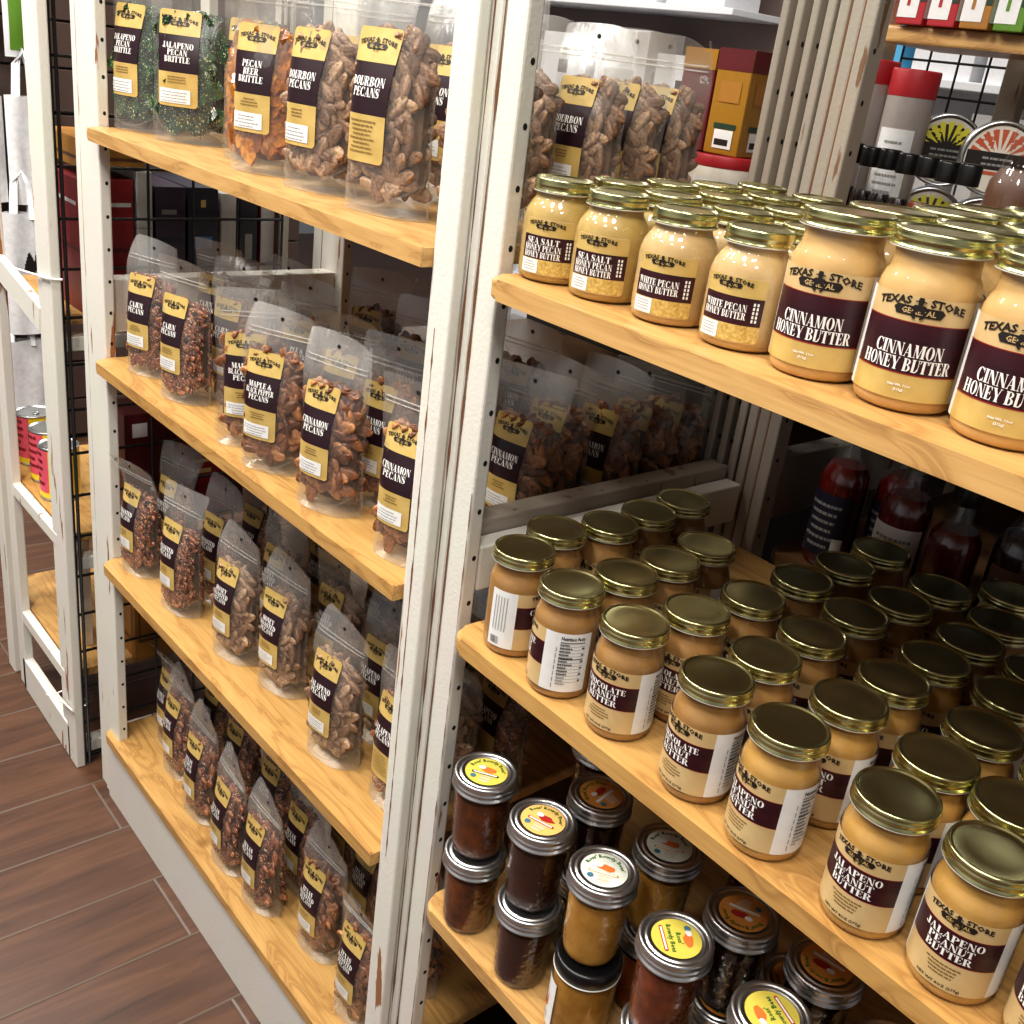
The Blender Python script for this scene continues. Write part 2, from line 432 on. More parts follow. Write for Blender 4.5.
G['K'] = (_stem(.08)+[_quad(.33, .4, .42, .68, .75, 1), _quad(.56, .84, 0, .4, .52, .6), _ser(.6, .82, 0), _ser(.66, .74, 1-H)], .92)
G['O'] = (_ring(.44, .5, .4, .52, .24, .04, 0, 360, 22), .88)
G['C'] = (_ring(.46, .5, .42, .52, .24, .045, 42, 318, 18)+[_rect(.72, .66, .77, 1.0), _rect(.72, 0, .77, .3)], .84)
G['G'] = (_ring(.46, .5, .42, .52, .24, .045, 42, 318, 18)+[_rect(.72, .66, .77, 1.0), _rect(.58, 0, .8, .42), _rect(.5, .4, .88, .45)], .92)
G['D'] = (_stem(.08)+_ring(.36, .5, .5, .5, .25, .05, -90, 90, 12), .92)
G['P'] = (_stem(.08)+_ring(.36, .73, .4, .27, .22, .05, -90, 90, 10), .8)
G['B'] = (_stem(.08)+_ring(.36, .76, .36, .24, .2, .05, -90, 90, 9)+_ring(.36, .27, .42, .27, .23, .05, -90, 90, 9), .84)
G['R'] = (_stem(.08)+_ring(.36, .74, .38, .26, .21, .05, -90, 90, 10)+[_quad(.58, .84, 0, .38, .58, .5), _ser(.66, .84, 0)], .9)
G['U'] = (_stem(.08, T, True, False)+[_rect(.66, .3, .72, 1), _ser(.66, .72, 1-H)]+_ring(.4, .3, .32, .32, .15, .08, 180, 360, 10), .82)
G['J'] = (_stem(.28, T, True, False)+_ring(.28, .2, .25, .22, .16, .06, 180, 360, 8)+_ring(.1, .2, .09, .09, .09, .09, 0, 360, 6), .62)
G['S'] = (_stroke([(.62, .74, .05), (.58, .93, .06), (.38, .98, .07), (.18, .92, .14), (.14, .76, .22), (.24, .6, .28), (.42, .48, .3), (.56, .34, .27), (.58, .18, .18), (.44, .04, .08), (.24, .02, .06), (.1, .1, .05), (.06, .28, .05)])
          +[_rect(.6, .66, .65, 1), _rect(.04, 0, .09, .34)], .74)
G['&'] = (_stroke([(.8, .04, .2), (.5, .4, .2), (.26, .74, .16), (.36, .96, .08), (.5, .82, .1), (.36, .6, .1), (.14, .4, .16), (.1, .2, .2), (.26, .04, .1), (.5, .08, .07), (.72, .46, .06), (.84, .5, .05)]), .9)
G["'"] = ([[(.05, 1), (.2, 1), (.14, .7), (.09, .7)]], .25)
G[' '] = ([], .34)

def text2d(s, h, cx, y, maxw=None, squeeze=1.0):
    """polygons of one centred line, capitals H high, baseline Y"""
    w = sum(G[c][1] for c in s)*h*squeeze
    k = squeeze
    if maxw and w > maxw: k = squeeze*maxw/w; w = maxw
    x = cx-w/2; out = []
    for c in s:
        ps, adv = G[c]
        for p in ps: out.append([(x+a*h*k, y+b*h) for a, b in p])
        x += adv*h*k
    return out

_tc = {}
def sans2d(s, h, cx, y, stretch=1.0, align='c', bold=0.0, maxw=None):
    """small print: outlines of Blender's built-in typeface as polygons"""
    key = (s, bold)
    if key not in _tc:
        cu = bpy.data.curves.new('print', 'FONT'); cu.body = s; cu.resolution_u = 1; cu.offset = bold
        ob = bpy.data.objects.new('print', cu); COL.objects.link(ob)
        dg = bpy.context.evaluated_depsgraph_get()
        me = ob.evaluated_get(dg).to_mesh()
        _tc[key] = [[(me.vertices[i].co.x, me.vertices[i].co.y) for i in p.vertices] for p in me.polygons]
        ob.evaluated_get(dg).to_mesh_clear()
        bpy.data.objects.remove(ob); bpy.data.curves.remove(cu)
    ps = _tc[key]
    if not ps: return []
    x0 = min(a for p in ps for a, b in p); x1 = max(a for p in ps for a, b in p)
    k = h/.72
    if maxw and (x1-x0)*k*stretch > maxw: stretch = maxw/((x1-x0)*k)
    ox = cx-(x0+x1)/2*k*stretch if align == 'c' else cx-x0*k*stretch
    return [[(ox+a*k*stretch, y+b*k) for a, b in p] for p in ps]

def cowboy(cx, y, h):
    """small bow-legged figure in a wide hat"""
    P = lambda l: [(cx+a*h, y+b*h) for a, b in l]
    o = [P([(-.28, .78), (.28, .78), (.22, .84), (-.22, .84)]), P([(-.14, .82), (.14, .82), (.1, 1), (-.1, 1)]),
         P([(-.1, .64), (.1, .64), (.12, .78), (-.12, .78)]), P([(-.2, .36), (.2, .36), (.24, .64), (-.24, .64)])]
    for sx in (-1, 1):
        q = _stroke([(cx+sx*.12*h, y+.4*h, .16*h), (cx+sx*.28*h, y+.22*h, .13*h), (cx+sx*.22*h, y+.08*h, .1*h), (cx+sx*.1*h, y, .1*h)])
        o += q
        o += _stroke([(cx+sx*.2*h, y+.6*h, .1*h), (cx+sx*.36*h, y+.46*h, .09*h), (cx+sx*.2*h, y+.4*h, .08*h)])
    return o
def logo2d(cx, y, w, pill='black_ink', sub='gold_paper'):
    """store heading: TEXAS figure STORE over a dark lozenge GENERAL; returns (polys, mat, layer)"""
    o = []; h = w*.085
    for word, x in (('TEXAS', cx-w*.3), ('STORE', cx+w*.3)):
        for p in sans2d(word, h, x, y+w*.085, 1.25, 'c', .035, w*.40):
            o.append(([(a, b-.30*(a-cx)**2/w) for a, b in p], 'black_ink', 2))
    lz = [(cx-w*.28, y+w*.02), (cx-w*.24, y-w*.045), (cx+w*.24, y-w*.045), (cx+w*.28, y+w*.02), (cx+w*.24, y+w*.06), (cx-w*.24, y+w*.06)]
    o.append((lz, pill, 2))
    for p in sans2d('GENERAL', w*.062, cx, y-w*.023, 1.0, 'c', .02, w*.42): o.append((p, sub, 3))
    for p in cowboy(cx, y-w*.07, w*.235): o.append((p, 'black_ink', 4))
    return o

def lines2d(cx, y0, w, n, dy, h, mat, rr, layer=2, align='c'):
    """rows of small print too fine to read"""
    o = []
    for i in range(n):
        lw = w*rr.uniform(.55, 1); x = cx-lw/2 if align == 'c' else cx
        xe = x+lw
        while x < xe-.0005:
            ww = min(rr.uniform(.05, .16)*w, xe-x)
            o.append((_rect(x, y0-i*dy, x+ww*.82, y0-i*dy+h), mat, layer)); x += ww
    return o
def barcode2d(x0, y0, w, h, vertical=False):
    o = []; r = random.Random(5); x = 0
    while x < w:
        b = r.choice((.3, .5, .8))*w*.05
        o.append((_rect(x0+x, y0, x0+x+b, y0+h) if not vertical else _rect(x0, y0+x, x0+h, y0+x+b), 'black_ink', 2))
        x += b+w*.045
    return o
def rrect(x0, y0, x1, y1, r, n=5):
    o = []
    for cx, cy, a in ((x1-r, y0+r, -90), (x1-r, y1-r, 0), (x0+r, y1-r, 90), (x0+r, y0+r, 180)):
        for i in range(n+1):
            t = math.radians(a+90*i/n); o.append((cx+r*math.cos(t), cy+r*math.sin(t)))
    return o

def clip(p, x, keep_right):
    out = []
    for i in range(len(p)):
        a, b = p[i], p[(i+1) % len(p)]
        ia = a[0] >= x if keep_right else a[0] <= x
        ib = b[0] >= x if keep_right else b[0] <= x
        if ia: out.append(a)
        if ia != ib:
            t = (x-a[0])/(b[0]-a[0]); out.append((x, a[1]+t*(b[1]-a[1])))
    return out
def put(mb, polys, fn, step=.00022, base=0.0, cell=.0035):
    """lay flat artwork onto a surface: fn(x, y, lift)"""
    for p, mat, layer in polys:
        x0, x1 = min(a for a, _ in p), max(a for a, _ in p)
        n = int((x1-x0)/cell)
        pieces = [p]
        if n >= 1 and len(p) <= 8:
            pieces = []; rest = p
            for i in range(n):
                xc = x0+(x1-x0)*(i+1)/(n+1)
                l = clip(rest, xc, False); rest = clip(rest, xc, True)
                if len(l) > 2: pieces.append(l)
                if len(rest) < 3: break
            if len(rest) > 2: pieces.append(rest)
        for q in pieces:
            y0, y1 = min(b for _, b in q), max(b for _, b in q)
            if y1-y0 > .008 and len(q) == 4 and n >= 1:
                m = int((y1-y0)/.004)+1
                xa, xb = min(a for a, _ in q), max(a for a, _ in q)
                for j in range(m): 
                    r_ = _rect(xa, y0+(y1-y0)*j/m, xb, y0+(y1-y0)*(j+1)/m)
                    mb.add([fn(a, b, base+layer*step) for a, b in r_], [(0, 1, 2, 3)], mat)
            else:
                mb.add([fn(a, b, base+layer*step) for a, b in q], [tuple(range(len(q)))], mat)
def band(mb, x0, x1, y0, y1, fn, mat, nx=12, ny=1, layer=0, step=.00022, corners=0):
    def g(u, v):
        x = x0+(x1-x0)*u; y = y0+(y1-y0)*v
        return fn(x, y, layer*step)
    mb.grid(g, nx, ny, mat, True)

# ------------------------------------------------------------------ the room
def struct(name, mb, cat=None):
    o = mb.build(name); o['kind'] = 'structure'; return o
M['wall'] = flat('wall_paint', srgb(176, 182, 190), .8)
M['ceil'] = flat('ceiling_paint', srgb(170, 166, 158), .8)
b = MB(); b.add([(-6, -3.2, 0), (4, -3.2, 0), (4, 5, 0), (-6, 5, 0)], [(0, 1, 2, 3)], 'floor'); struct('floor', b)
b = MB(); b.box(-6, 4, -3.2, 5, 3.0, 3.1, 'ceil', 0); struct('ceiling', b)
b = MB(); b.box(-6, 4, 5, 5.1, 0, 3.0, 'wall', 0); struct('wall_back', b)
b = MB(); b.box(-6.1, -6, -3.2, 5.1, 0, 3.0, 'wall', 0); struct('wall_left', b)
b = MB(); b.box(4, 4.1, -3.2, 5.1, 0, 3.0, 'wall', 0); struct('wall_right', b)
b = MB(); b.box(-6, 4, -3.3, -3.2, 0, 3.0, 'wall', 0); struct('wall_front', b)

# ------------------------------------------------------------------ shelving units
TOP = 2.05
S1, S2, S3, S4 = 1.3185, .951, .574, .168          # pecan shelves, board tops
R1, R2, R3 = 1.3182, .9596, .6015                  # jar shelves, board tops
AL, AR = .0108, -.0102

def post(parent, strips, y0, y1, holes=None, mat='white_paint', name='post', z0=0, z1=TOP, label=None, hz=.052, hoff=.011):
    """upright made of painted boards side by side; peg holes down its right face"""
    mb = MB()
    for x0, x1, dy in strips:
        mb.box(x0+.0006, x1-.0006, y0+dy, y1, z0, z1, mat, .0025)
    for a, c in zip(strips[:-1], strips[1:]):
        mb.box(a[1]-.0011, a[1]+.0011, y0+.0006+max(a[2], c[2]), y1-.002, z0, z1, 'groove', 0)
    if holes is not None:
        x = holes; yy = y0+hoff+strips[-1][2]; z = z0+.09
        while z < z1-.05:
            vs = [(x+.0003-.0006, yy+.0026*math.cos(t*PI/4), z+.0032*math.sin(t*PI/4)) for t in range(8)]
            vs = [(x-.0004, a, c) for _, a, c in vs]
            mb.add(vs, [tuple(range(8))], 'hole'); z += hz
    o = mb.build(name, parent)
    if label: o['label'] = label
    return o

def crack(parent, x, y, z0, z1, w, seed):
    """ragged line of bare wood where two boards meet"""
    r = random.Random(seed); mb = MB(); n = 60; L = []
    for i in range(n+1):
        z = z0+(z1-z0)*i/n; a = w*r.choice((.35, .5, .7, 1.0, 1.0, 1.8)); L.append((x-a/2+r.uniform(-.0004, .0004), x+a/2, z))
    vs = [(q, y, z) for a, b_, z in L for q in (a, b_)]
    mb.add(vs, [(2*i, 2*i+1, 2*i+3, 2*i+2) for i in range(n)], 'groove')
    o = mb.build('bare_wood_crack', parent); return o

def board(parent, x0, x1, yf0, slope, yb, z, th=.0185, mat='pine', rl=.02, rr=None, name='shelf'):
    """one plank: rounded front edge and front corners, front line slightly skew"""
    rr = rl if rr is None else rr
    def yf(x): return yf0+slope*x
    # outline, counter-clockwise
    out = []
    for i in range(7):
        t = math.radians(180+90*i/6)
        out.append((x0+rl+rl*math.cos(t), yf(x0)+rl+rl*math.sin(t)))
    for i in range(7):
        t = math.radians(270+90*i/6)
        out.append((x1-rr+rr*math.cos(t), yf(x1)+rr+rr*math.sin(t)))
    out += [(x1, yb), (x0, yb)]
    bm = bmesh.new()
    vb = [bm.verts.new((x, y, z-th)) for x, y in out]; vt = [bm.verts.new((x, y, z)) for x, y in out]
    bm.faces.new(vb[::-1]); ft = bm.faces.new(vt)
    n = len(out)
    for i in range(n): bm.faces.new((vb[i], vb[(i+1) % n], vt[(i+1) % n], vt[i]))
    rim = [e for e in bm.edges if abs(e.verts[0].co.z-e.verts[1].co.z) < 1e-6]
    bmesh.ops.bevel(bm, geom=rim, offset=.0042, segments=3, profile=.5, affect='EDGES')
    me = bpy.data.meshes.new(name); bm.to_mesh(me); bm.free()
    me.materials.append(M[mat])
    o = bpy.data.objects.new(name, me); COL.objects.link(o); o.parent = parent
    return o

def rail(parent, x0, x1, y0, y1, z0, z1, mat='white_paint', name='side_rail'):
    mb = MB(); mb.box(x0, x1, y0, y1, z0, z1, mat, .002); return mb.build(name, parent)

# left unit: four plank shelves of pecan pouches
U1 = thing('shelving_unit', 'distressed white shelving unit holding pouches of pecans and brittle on pine planks', 'shelving', (0, 0, 0))
post(U1, [(-.351, -.318, .003), (-.318, -.236, 0)], 0, .018, -.236)
post(U1, [(.6565, .7245, -.002)], 0, .045)
post(U1, [(.678, .7125, 0)], -.0165, -.0035)
post(U1, [(-.351, -.318, 0), (-.318, -.236, 0)], .45, .468, -.236)
post(U1, [(.662, .674, 0)], .445, .463, .674, 'shaded_paint'); post(U1, [(.682, .694, 0)], .445, .463, .694, 'shaded_paint')
for x0, x1 in ((-.30, -.262),):
    for z0 in (.985, .06, 1.93): rail(U1, x0, x1, .02, .45, z0, z0+.09)
for z0 in (.06, 1.93): rail(U1, -.23, .655, .45, .466, z0, z0+.08, name='back_rail')
board(U1, -.2345, .6555, -.021, AL, .448, S1, mat='pine_pale', rr=.001)
board(U1, -.2345, .6555, -.021, AL, .448, S2, rr=.001)
board(U1, -.2345, .6555, -.021, AL, .448, S3, rr=.001)
board(U1, -.288, .6545, -.012, .004, .448, S4)
mb = MB(); mb.box(-.292, .6545, -.004, .0, 0, .1495, 'smooth_paint', .001); mb.build('kick_board', U1)

crack(U1, .7139, -.0024, 0, TOP, .0024, 1); crack(U1, .6905, -.0168, .6, 1.25, .0016, 2); crack(U1, -.3175, -.0003, .5, TOP, .0012, 3)

# right unit: plank shelves of jars
U2 = thing('shelving_unit', 'distressed white shelving unit whose pine planks carry gold-lidded jars', 'shelving', (0, 0, 0))
post(U2, [(.7255, .756, 0)], 0, .018, .756)
post(U2, [(1.72, 1.752, 0), (1.752, 1.79, 0)], 0, .018)
post(U2, [(.703, .7145, 0)], .445, .463, .7145, 'shaded_paint'); post(U2, [(.722, .735, 0)], .445, .463, .735, 'shaded_paint')
for x0, x1 in ((.7005, .729), (.7305, .7545)):
    rail(U2, x0, x1, .02, .44, .985, 1.036 if x0 > .72 else 1.052, 'shaded_paint' if x0 < .72 else 'white_paint')
rail(U2, .7305, .7545, .02, .44, .06, .15)
crack(U2, .7262, -.0004, .3, TOP, .0026, 4); crack(U2, .7545, -.0004, .2, 1.1, .0012, 5)
board(U2, .765, 1.76, -.025-AR*.77, AR, .435, R1, mat='pine_pale')
board(U2, .771, 1.76, -.024-AR*.77, AR, .435, R2)
board(U2, .772, 1.76, -.022-AR*.77, AR, .435, R3, mat='pine_pale')
board(U2, .7775, 1.76, -.012, 0, .435, .168)
mb = MB(); mb.box(.757, 1.76, -.004, .0, 0, .1495, 'smooth_paint', .001); mb.build('kick_board', U2)

# two more units back to back with these
U3 = thing('shelving_unit', 'weathered white shelving unit behind the jars, with sauces and tins on it', 'shelving', (0, 0, 0))
post(U3, [(.737, .752, .0), (.7522, .7690, .001), (.7692, .787, 0)], .446, .474, .787, 'shaded_paint')
post(U3, [(.76, .79, 0)], .98, 1.0, .79, 'shaded_paint')
post(U3, [(1.72, 1.79, 0)], .98, 1.0, None, 'shaded_paint')
rail(U3, .742, .772, .476, .98, .985, 1.07, 'shaded_paint')
board(U3, .789, 1.76, .475, 0, .98, .955, name='shelf', mat='pine_shaded')
board(U3, .677, 1.76, .477, 0, .98, R1, mat='pine_shaded')
board(U3, .813, 1.76, .475, 0, .98, .6, mat='pine_shaded')
U4 = thing('shelving_unit', 'weathered white shelving unit behind the pecan pouches, mostly hidden', 'shelving', (0, 0, 0))
post(U4, [(.664, .70, 0)], .98, 1.0, None, 'shaded_paint')
post(U4, [(-.35, -.30, 0)], .475, .50, None, 'shaded_paint')
board(U4, -.29, .66, .475, 0, .98, R1, mat='pine_shaded')
board(U4, -.29, .66, .475, 0, .98, .95, mat='pine_shaded')
board(U4, -.29, .66, .475, 0, .98, .57, mat='pine_shaded')
board(U4, -.29, .66, .475, 0, .98, .168, mat='pine_shaded')
mb = MB(); mb.box(-.30, .664, .984, .996, .02, 1.27, 'light_blocker', .002); mb.build('back_panel', U4)  # added panel, unseen: blocks the bright store so the gap stays dark
mb = MB(); mb.box(.70, 1.72, .984, .996, .02, 1.27, 'light_blocker', .002); mb.build('back_panel', U3)  # likewise added, to darken the view behind the sauce bottles

# ------------------------------------------------------------------ pouches
PW, PH = .05, .216
def half(z):
    s = max(0, min(1, (z-.085)/(.196-.085))); s = s*s*(3-2*s)
    return .0255*(1-s)+.0008
def hw(z):
    s = max(0, min(1, z/.17)); return PW-.0035*math.sin(PI*s)
def cross(x, z):
    t = min(1, abs(x)/hw(z)); return (1-t**3.2)**.8
def front(x, z): return -half(z)*cross(x, z)
def wrink(x, z, k): 
    return .0016*noise.noise((x*45+k*7, z*38, k*3.3))*(.35+min(1, z/.15))
BEND = [(.012, .10, .0), (-.016, -.12, .005), (.026, .22, -.006), (.004, -.3, .008), (-.028, .1, .0), (.018, -.18, -.01)]
def bend(x, z, k):
    a, tw, sx = BEND[k]
    s = max(0, (z-.15)/(PH-.15))
    return a*s*s+tw*x*s*s, sx*s*s
def pouch_mesh(k):
    mb = MB(); nu, nv = 16, 26
    corner = (.0, .006, .012, .004, .016, .008)[k]
    for sd in (1, -1):
        def f(u, v):
            z = PH*v; x = (2*u-1)*hw(z)
            if z > .18: z -= corner*abs(2*u-1)**3*(1 if u > .5 else .3)
            y = sd*front(x, z)+sd*wrink(x, z, k+sd)*cross(x, z)
            by, bx = bend(x, z, k)
            return (x+bx, y+by, z+.0006)
        mb.grid(f, nu, nv, 'film', True, sd < 0)
    # gusset under the fill
    def g(u, v):
        x = (2*u-1)*hw(0)*.985; y = front(x, 0)*(1-2*v)
        return (x, y, .001+.016*(1-abs(2*v-1))*(1-(2*u-1)**2))
    mb.grid(g, nu, 4, 'film_seam')
    # side seams, curved bottom seal, press-to-close strip
    for sx in (-1, 1):
        def sm(u, v):
            z = PH*.985*v; by, bx = bend(sx*hw(z), z, k)
            return (sx*(hw(z)+.0032*u)+bx, by+.0002, z+.0006)
        mb.grid(sm, 1, 20, 'film_seam')
    def seal(u, v):
        x = (2*u-1)*hw(.02); z = .007+.026*abs(2*u-1)**2.2+.0028*v
        return (x, front(x, z)-.0006, z)
    mb.grid(seal, 16, 1, 'film_seam')
    for zz in (.181, .1865):
        pts = []
        for i in range(13):
            x = (2*i/12-1)*hw(.18)*.985; by, bx = bend(x, zz, k)
            pts.append((x+bx, front(x, zz)-.0012+by, zz))
        mb.tube(pts, .0011, 'film_seam', 5)
    # hang hole punched in the header, seen as a dark dot
    zz = .203; by, bx = bend(0, zz, k)
    mb.add([(bx+.0028*math.cos(t*PI/4), by-.0018, zz+.0028*math.sin(t*PI/4)) for t in range(8)], [tuple(range(8))], 'hole')
    o = mb.build('pouch'); return o

def nut(mb, mat, c, l, w, t, rot, kind):
    """one kernel or shard"""
    vs = []; fs = []
    if kind == 'half':
        nu, nv = 8, 12
        for j in range(nu+1):
            th = PI*j/nu
            for i in range(nv):
                ph = 2*PI*i/nv
                rr = math.sin(th)*(1-.20*abs(math.cos(2.5*ph+.7*math.cos(th))))
                x = math.cos(th)*l; y = rr*math.cos(ph)*w; z = rr*math.sin(ph)*t
                z *= (1-.45*math.exp(-(y/(w*.22))**2))
                vs.append(rot @ Vector((x, y, z))+c)
        for j in range(nu):
            for i in range(nv):
                i2 = (i+1) % nv
                fs.append((j*nv+i, j*nv+i2, (j+1)*nv+i2, (j+1)*nv+i))
        mb.add(vs, fs, mat, True)
    else:
        n = rnd.choice((5, 6, 7)); ring = []
        for i in range(n):
            a = 2*PI*i/n+rnd.uniform(-.3, .3); r = rnd.uniform(.65, 1.1)
            ring.append((r*math.cos(a)*l, r*math.sin(a)*w))
        for s_ in (-1, 1): vs += [rot @ Vector((a, b_, s_*t*rnd.uniform(.7, 1.2)))+c for a, b_ in ring]
        fs = [tuple(range(n))[::-1], tuple(range(n, 2*n))]+[(i, (i+1) % n, n+(i+1) % n, n+i) for i in range(n)]
        mb.add(vs, fs, mat, False)

def fill_mesh(kind, mat, core, l, top=.138, seed=1, name='pecans'):
    r = random.Random(seed); mb = MB()
    arc = lambda x: .012+.024*(abs(x)/PW)**2
    def cf(sd):
        def f(u, v):
            x = (2*u-1)*hw(.05)*.86; z = arc(x)+.003+(top-.010-arc(x))*v
            return (x, sd*(front(x, z)*.30), z)
        return f
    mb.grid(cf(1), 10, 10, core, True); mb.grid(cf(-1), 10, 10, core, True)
    step = l*.84
    for sd in (1, -1):
        z = .012
        while z < top:
            x = -PW+l*.8
            while x < PW-l*.6:
                xx = x+r.uniform(-.4, .4)*l; zz = z+r.uniform(-.4, .4)*l
                lim = hw(zz)-l*.62
                if arc(xx)+l*.35 < zz < top+r.uniform(-.012, .008) and abs(xx) < lim:
                    rot = Matrix.Rotation(r.uniform(-.35, .35), 3, 'X') @ Matrix.Rotation(r.uniform(-.4, .4), 3, 'Z') @ Matrix.Rotation(r.uniform(0, PI), 3, 'Y') @ Matrix.Rotation(PI/2, 3, 'X')
                    k = r.uniform(.8, 1.12)
                    yy = sd*min(0, front(xx, zz)+.0012+l*.40*k)
                    lim_y = max(.0003, half(zz)*cross(xx, zz)-l*.58); yy = -sd*min(abs(yy), lim_y)
                    if kind == 'half': nut(mb, mat, Vector((xx, yy, zz)), l*k*1.02, l*.58*k, l*.38*k, rot, kind)
                    else: nut(mb, mat, Vector((xx, yy, zz)), l*k, l*.8*k, l*.2*k, rot, kind)
                x += step*1.05
            z += step*.70
    for i in range(int(26*.011/l)):
        xx = r.uniform(-1, 1)*(PW-l-.004); zz = top+r.uniform(-.004, .008)*(1-abs(xx)/PW)
        rot = Matrix.Rotation(r.uniform(0, 6), 3, 'Z') @ Matrix.Rotation(r.uniform(-.8, .8), 3, 'X') @ Matrix.Rotation(r.uniform(0, PI), 3, 'Y')
        m_ = max(0, half(zz)*cross(xx, zz)-l*.75)
        nut(mb, mat, Vector((xx, r.uniform(-.15, 1)*m_, zz)), l*.9, l*.55, l*.4, rot, kind)
    o = mb.build(name); return o

LX = -.0115
def bag_label(lines, style=0, seed=0):
    """gold paper strip, dark middle with white capitals, heading on top, white sticker below"""
    mb = MB(); r = random.Random(seed)
    w, z0, z1, rad = .0545, .045, .159, .0045
    def fn(x, y, lift):
        yy = front(x, y)-.0010-lift
        return (x, yy, y)
    def hwid(z):
        d = min(z-z0, z1-z)
        return w/2 if d >= rad else w/2-(rad-math.sqrt(max(0, rad*rad-(rad-d)**2)))
    def rows(zs, mat, layer, inset=0):
        vs = []; nx = 10
        for z in zs:
            h_ = hwid(z)-inset
            for i in range(nx+1): vs.append(fn(LX-h_+2*h_*i/nx, z, layer*.0003))
        fs = [(j*11+i, j*11+i+1, (j+1)*11+i+1, (j+1)*11+i) for j in range(len(zs)-1) for i in range(nx)]
        mb.add(vs, fs, mat, True)
    zd0, zd1 = z0+.041, z1-.029
    def rng_(a, b_, n): return [a+(b_-a)*i/n for i in range(n+1)]
    rows([z0, z0+.0004, z0+.0015, z0+.003]+rng_(z0+.0045, zd0, 5), 'gold_paper', 0)
    rows(rng_(zd0, zd1, 6), 'ink_dark', 0)
    rows(rng_(zd1, z1-.0045, 4)+[z1-.003, z1-.0015, z1-.0004, z1], 'gold_paper', 0)
    art = logo2d(LX, z1-.0160, .047)
    n = len(lines); h = .0070 if n == 3 else .0078
    yc = (zd0+zd1)/2+.002
    for i, t in enumerate(lines):
        y = yc+(n/2-1-i)*h*1.16
        for p in text2d(t, h, LX, y, .044, .92): art.append((p, 'white_ink', 2))
    if style == 0:      # white sticker with fine print
        art += lines2d(LX, zd0-.006, .026, 3, .0032, .0011, 'brown_ink', r)
        art.append((_rect(LX-.0245, z0+.004, LX+.018, z0+.021), 'white_paper', 2))
        art += lines2d(LX-.004, z0+.0165, .038, 4, .0036, .0009, 'grey_ink', r, 3)
    else:               # fine print straight on the gold
        art += lines2d(LX, zd0-.006, .036, 8, .0038, .0011, 'brown_ink', r)
    put(mb, art, fn, .0003)
    o = mb.build('label'); return o

def hide_proto(o):
    me = o.data; bpy.data.objects.remove(o); return me

POUCH = [hide_proto(pouch_mesh(k)) for k in range(6)]
FILL = {
 'pecan': [hide_proto(fill_mesh('half', M['pecan'], 'nut_core', .0158, .150, s)) for s in (1, 2, 3)],
 'red': [hide_proto(fill_mesh('half', M['pecan_red'], 'nut_core', .0140, .148, s)) for s in (4, 5)],
 'chop': [hide_proto(fill_mesh('half', M['pecan_red'], 'nut_core', .0092, .144, s)) for s in (6, 7)],
 'candy': [hide_proto(fill_mesh('half', M['pecan_candied'], 'candy_core', .0155, .148, s)) for s in (8, 9)],
 'brittle': [hide_proto(fill_mesh('shard', M['brittle'], 'amber_core', .0165, .144, s)) for s in (10, 11)],
 'green': [hide_proto(fill_mesh('shard', M['green_brittle'], 'green_core', .017, .146, s)) for s in (12, 13)],
}
FLAV = {  # lines on the label, filling, words
 'gb': (['JALAPENO', 'PECAN', 'BRITTLE'], 'green', 'dark green jalapeno pecan brittle', 0),
 'bb': (['PECAN', 'BEER', 'BRITTLE'], 'brittle', 'amber pecan beer brittle', 0),
 'bo': (['BOURBON', 'PECANS'], 'candy', 'sugared bourbon pecans', 1),
 'bs': (['BOURBON', 'PECANS'], 'candy', 'sugared bourbon pecans', 0),
 'ca': (['CAJUN', 'PECANS'], 'red', 'cajun pecans', 0),
 'cc': (['CAJUN', 'PECANS'], 'chop', 'chopped cajun pecans', 0),
 'mp': (['MAPLE &', 'BLACK PEPPER', 'PECANS'], 'pecan', 'maple and black pepper pecans', 0),
 'ci': (['CINNAMON', 'PECANS'], 'pecan', 'cinnamon pecans', 0),
 'ro': (['ROASTED', 'PECANS'], 'chop', 'chopped roasted pecans', 0),
 'ho': (['HONEY', 'ROASTED', 'PECANS'], 'candy', 'pale honey roasted pecans', 0),
 'ja': (['JALAPENO', 'PECANS'], 'candy', 'jalapeno pecans', 0),
 'jg': (['JALAPENO', 'PECANS'], 'red', 'jalapeno pecans', 1),
 'na': (['NATIVE', 'PECANS'], 'red', 'native pecans', 0),
 'tp': (['TEXAS', 'NATIVE', 'PECANS'], 'red', 'texas native pecans', 0),
 'te': (['TEXAS', 'PECANS'], 'red', 'texas pecans', 0),
 'tr': (['TEXAS', 'ROASTED', 'PECANS'], 'pecan', 'texas roasted pecans', 0),
}
LBL = {k: hide_proto(bag_label(v[0], v[3], i)) for i, (k, v) in enumerate(FLAV.items())}
ORD = ['leftmost', 'second from left', 'third from left', 'fourth from left', 'fifth from left', 'sixth from left', 'seventh from left', 'eighth from left']
NSH = {S1: 'top', S2: 'second', S3: 'third', S4: 'bottom'}
_n = [0]
def bag(flav, x, y, z, yaw, label, var=None, sc=1.0):
    lines, fill, words, st = FLAV[flav]
    yaw += {S1: 0, S2: -5 if yaw < 50 else 0, S3: -13, S4: -15}[z]
    i = _n[0]; _n[0] += 1
    brit = fill in ('brittle', 'green')
    t = thing('brittle_pouch' if brit else 'pecan_pouch', label, 'bag', (x, y, z+.0002), math.radians(yaw),
              'pouches on the %s shelf of the left unit' % NSH[z])
    t.scale = (sc, sc, sc)
    f = FILL[fill][i % len(FILL[fill])]
    c = inst('brittle' if brit else 'pecans', f, t); c['kind'] = 'stuff'
    p_ = inst('pouch', POUCH[i % 6 if var is None else var], t)
    inst('label', LBL[flav], p_)
    return t

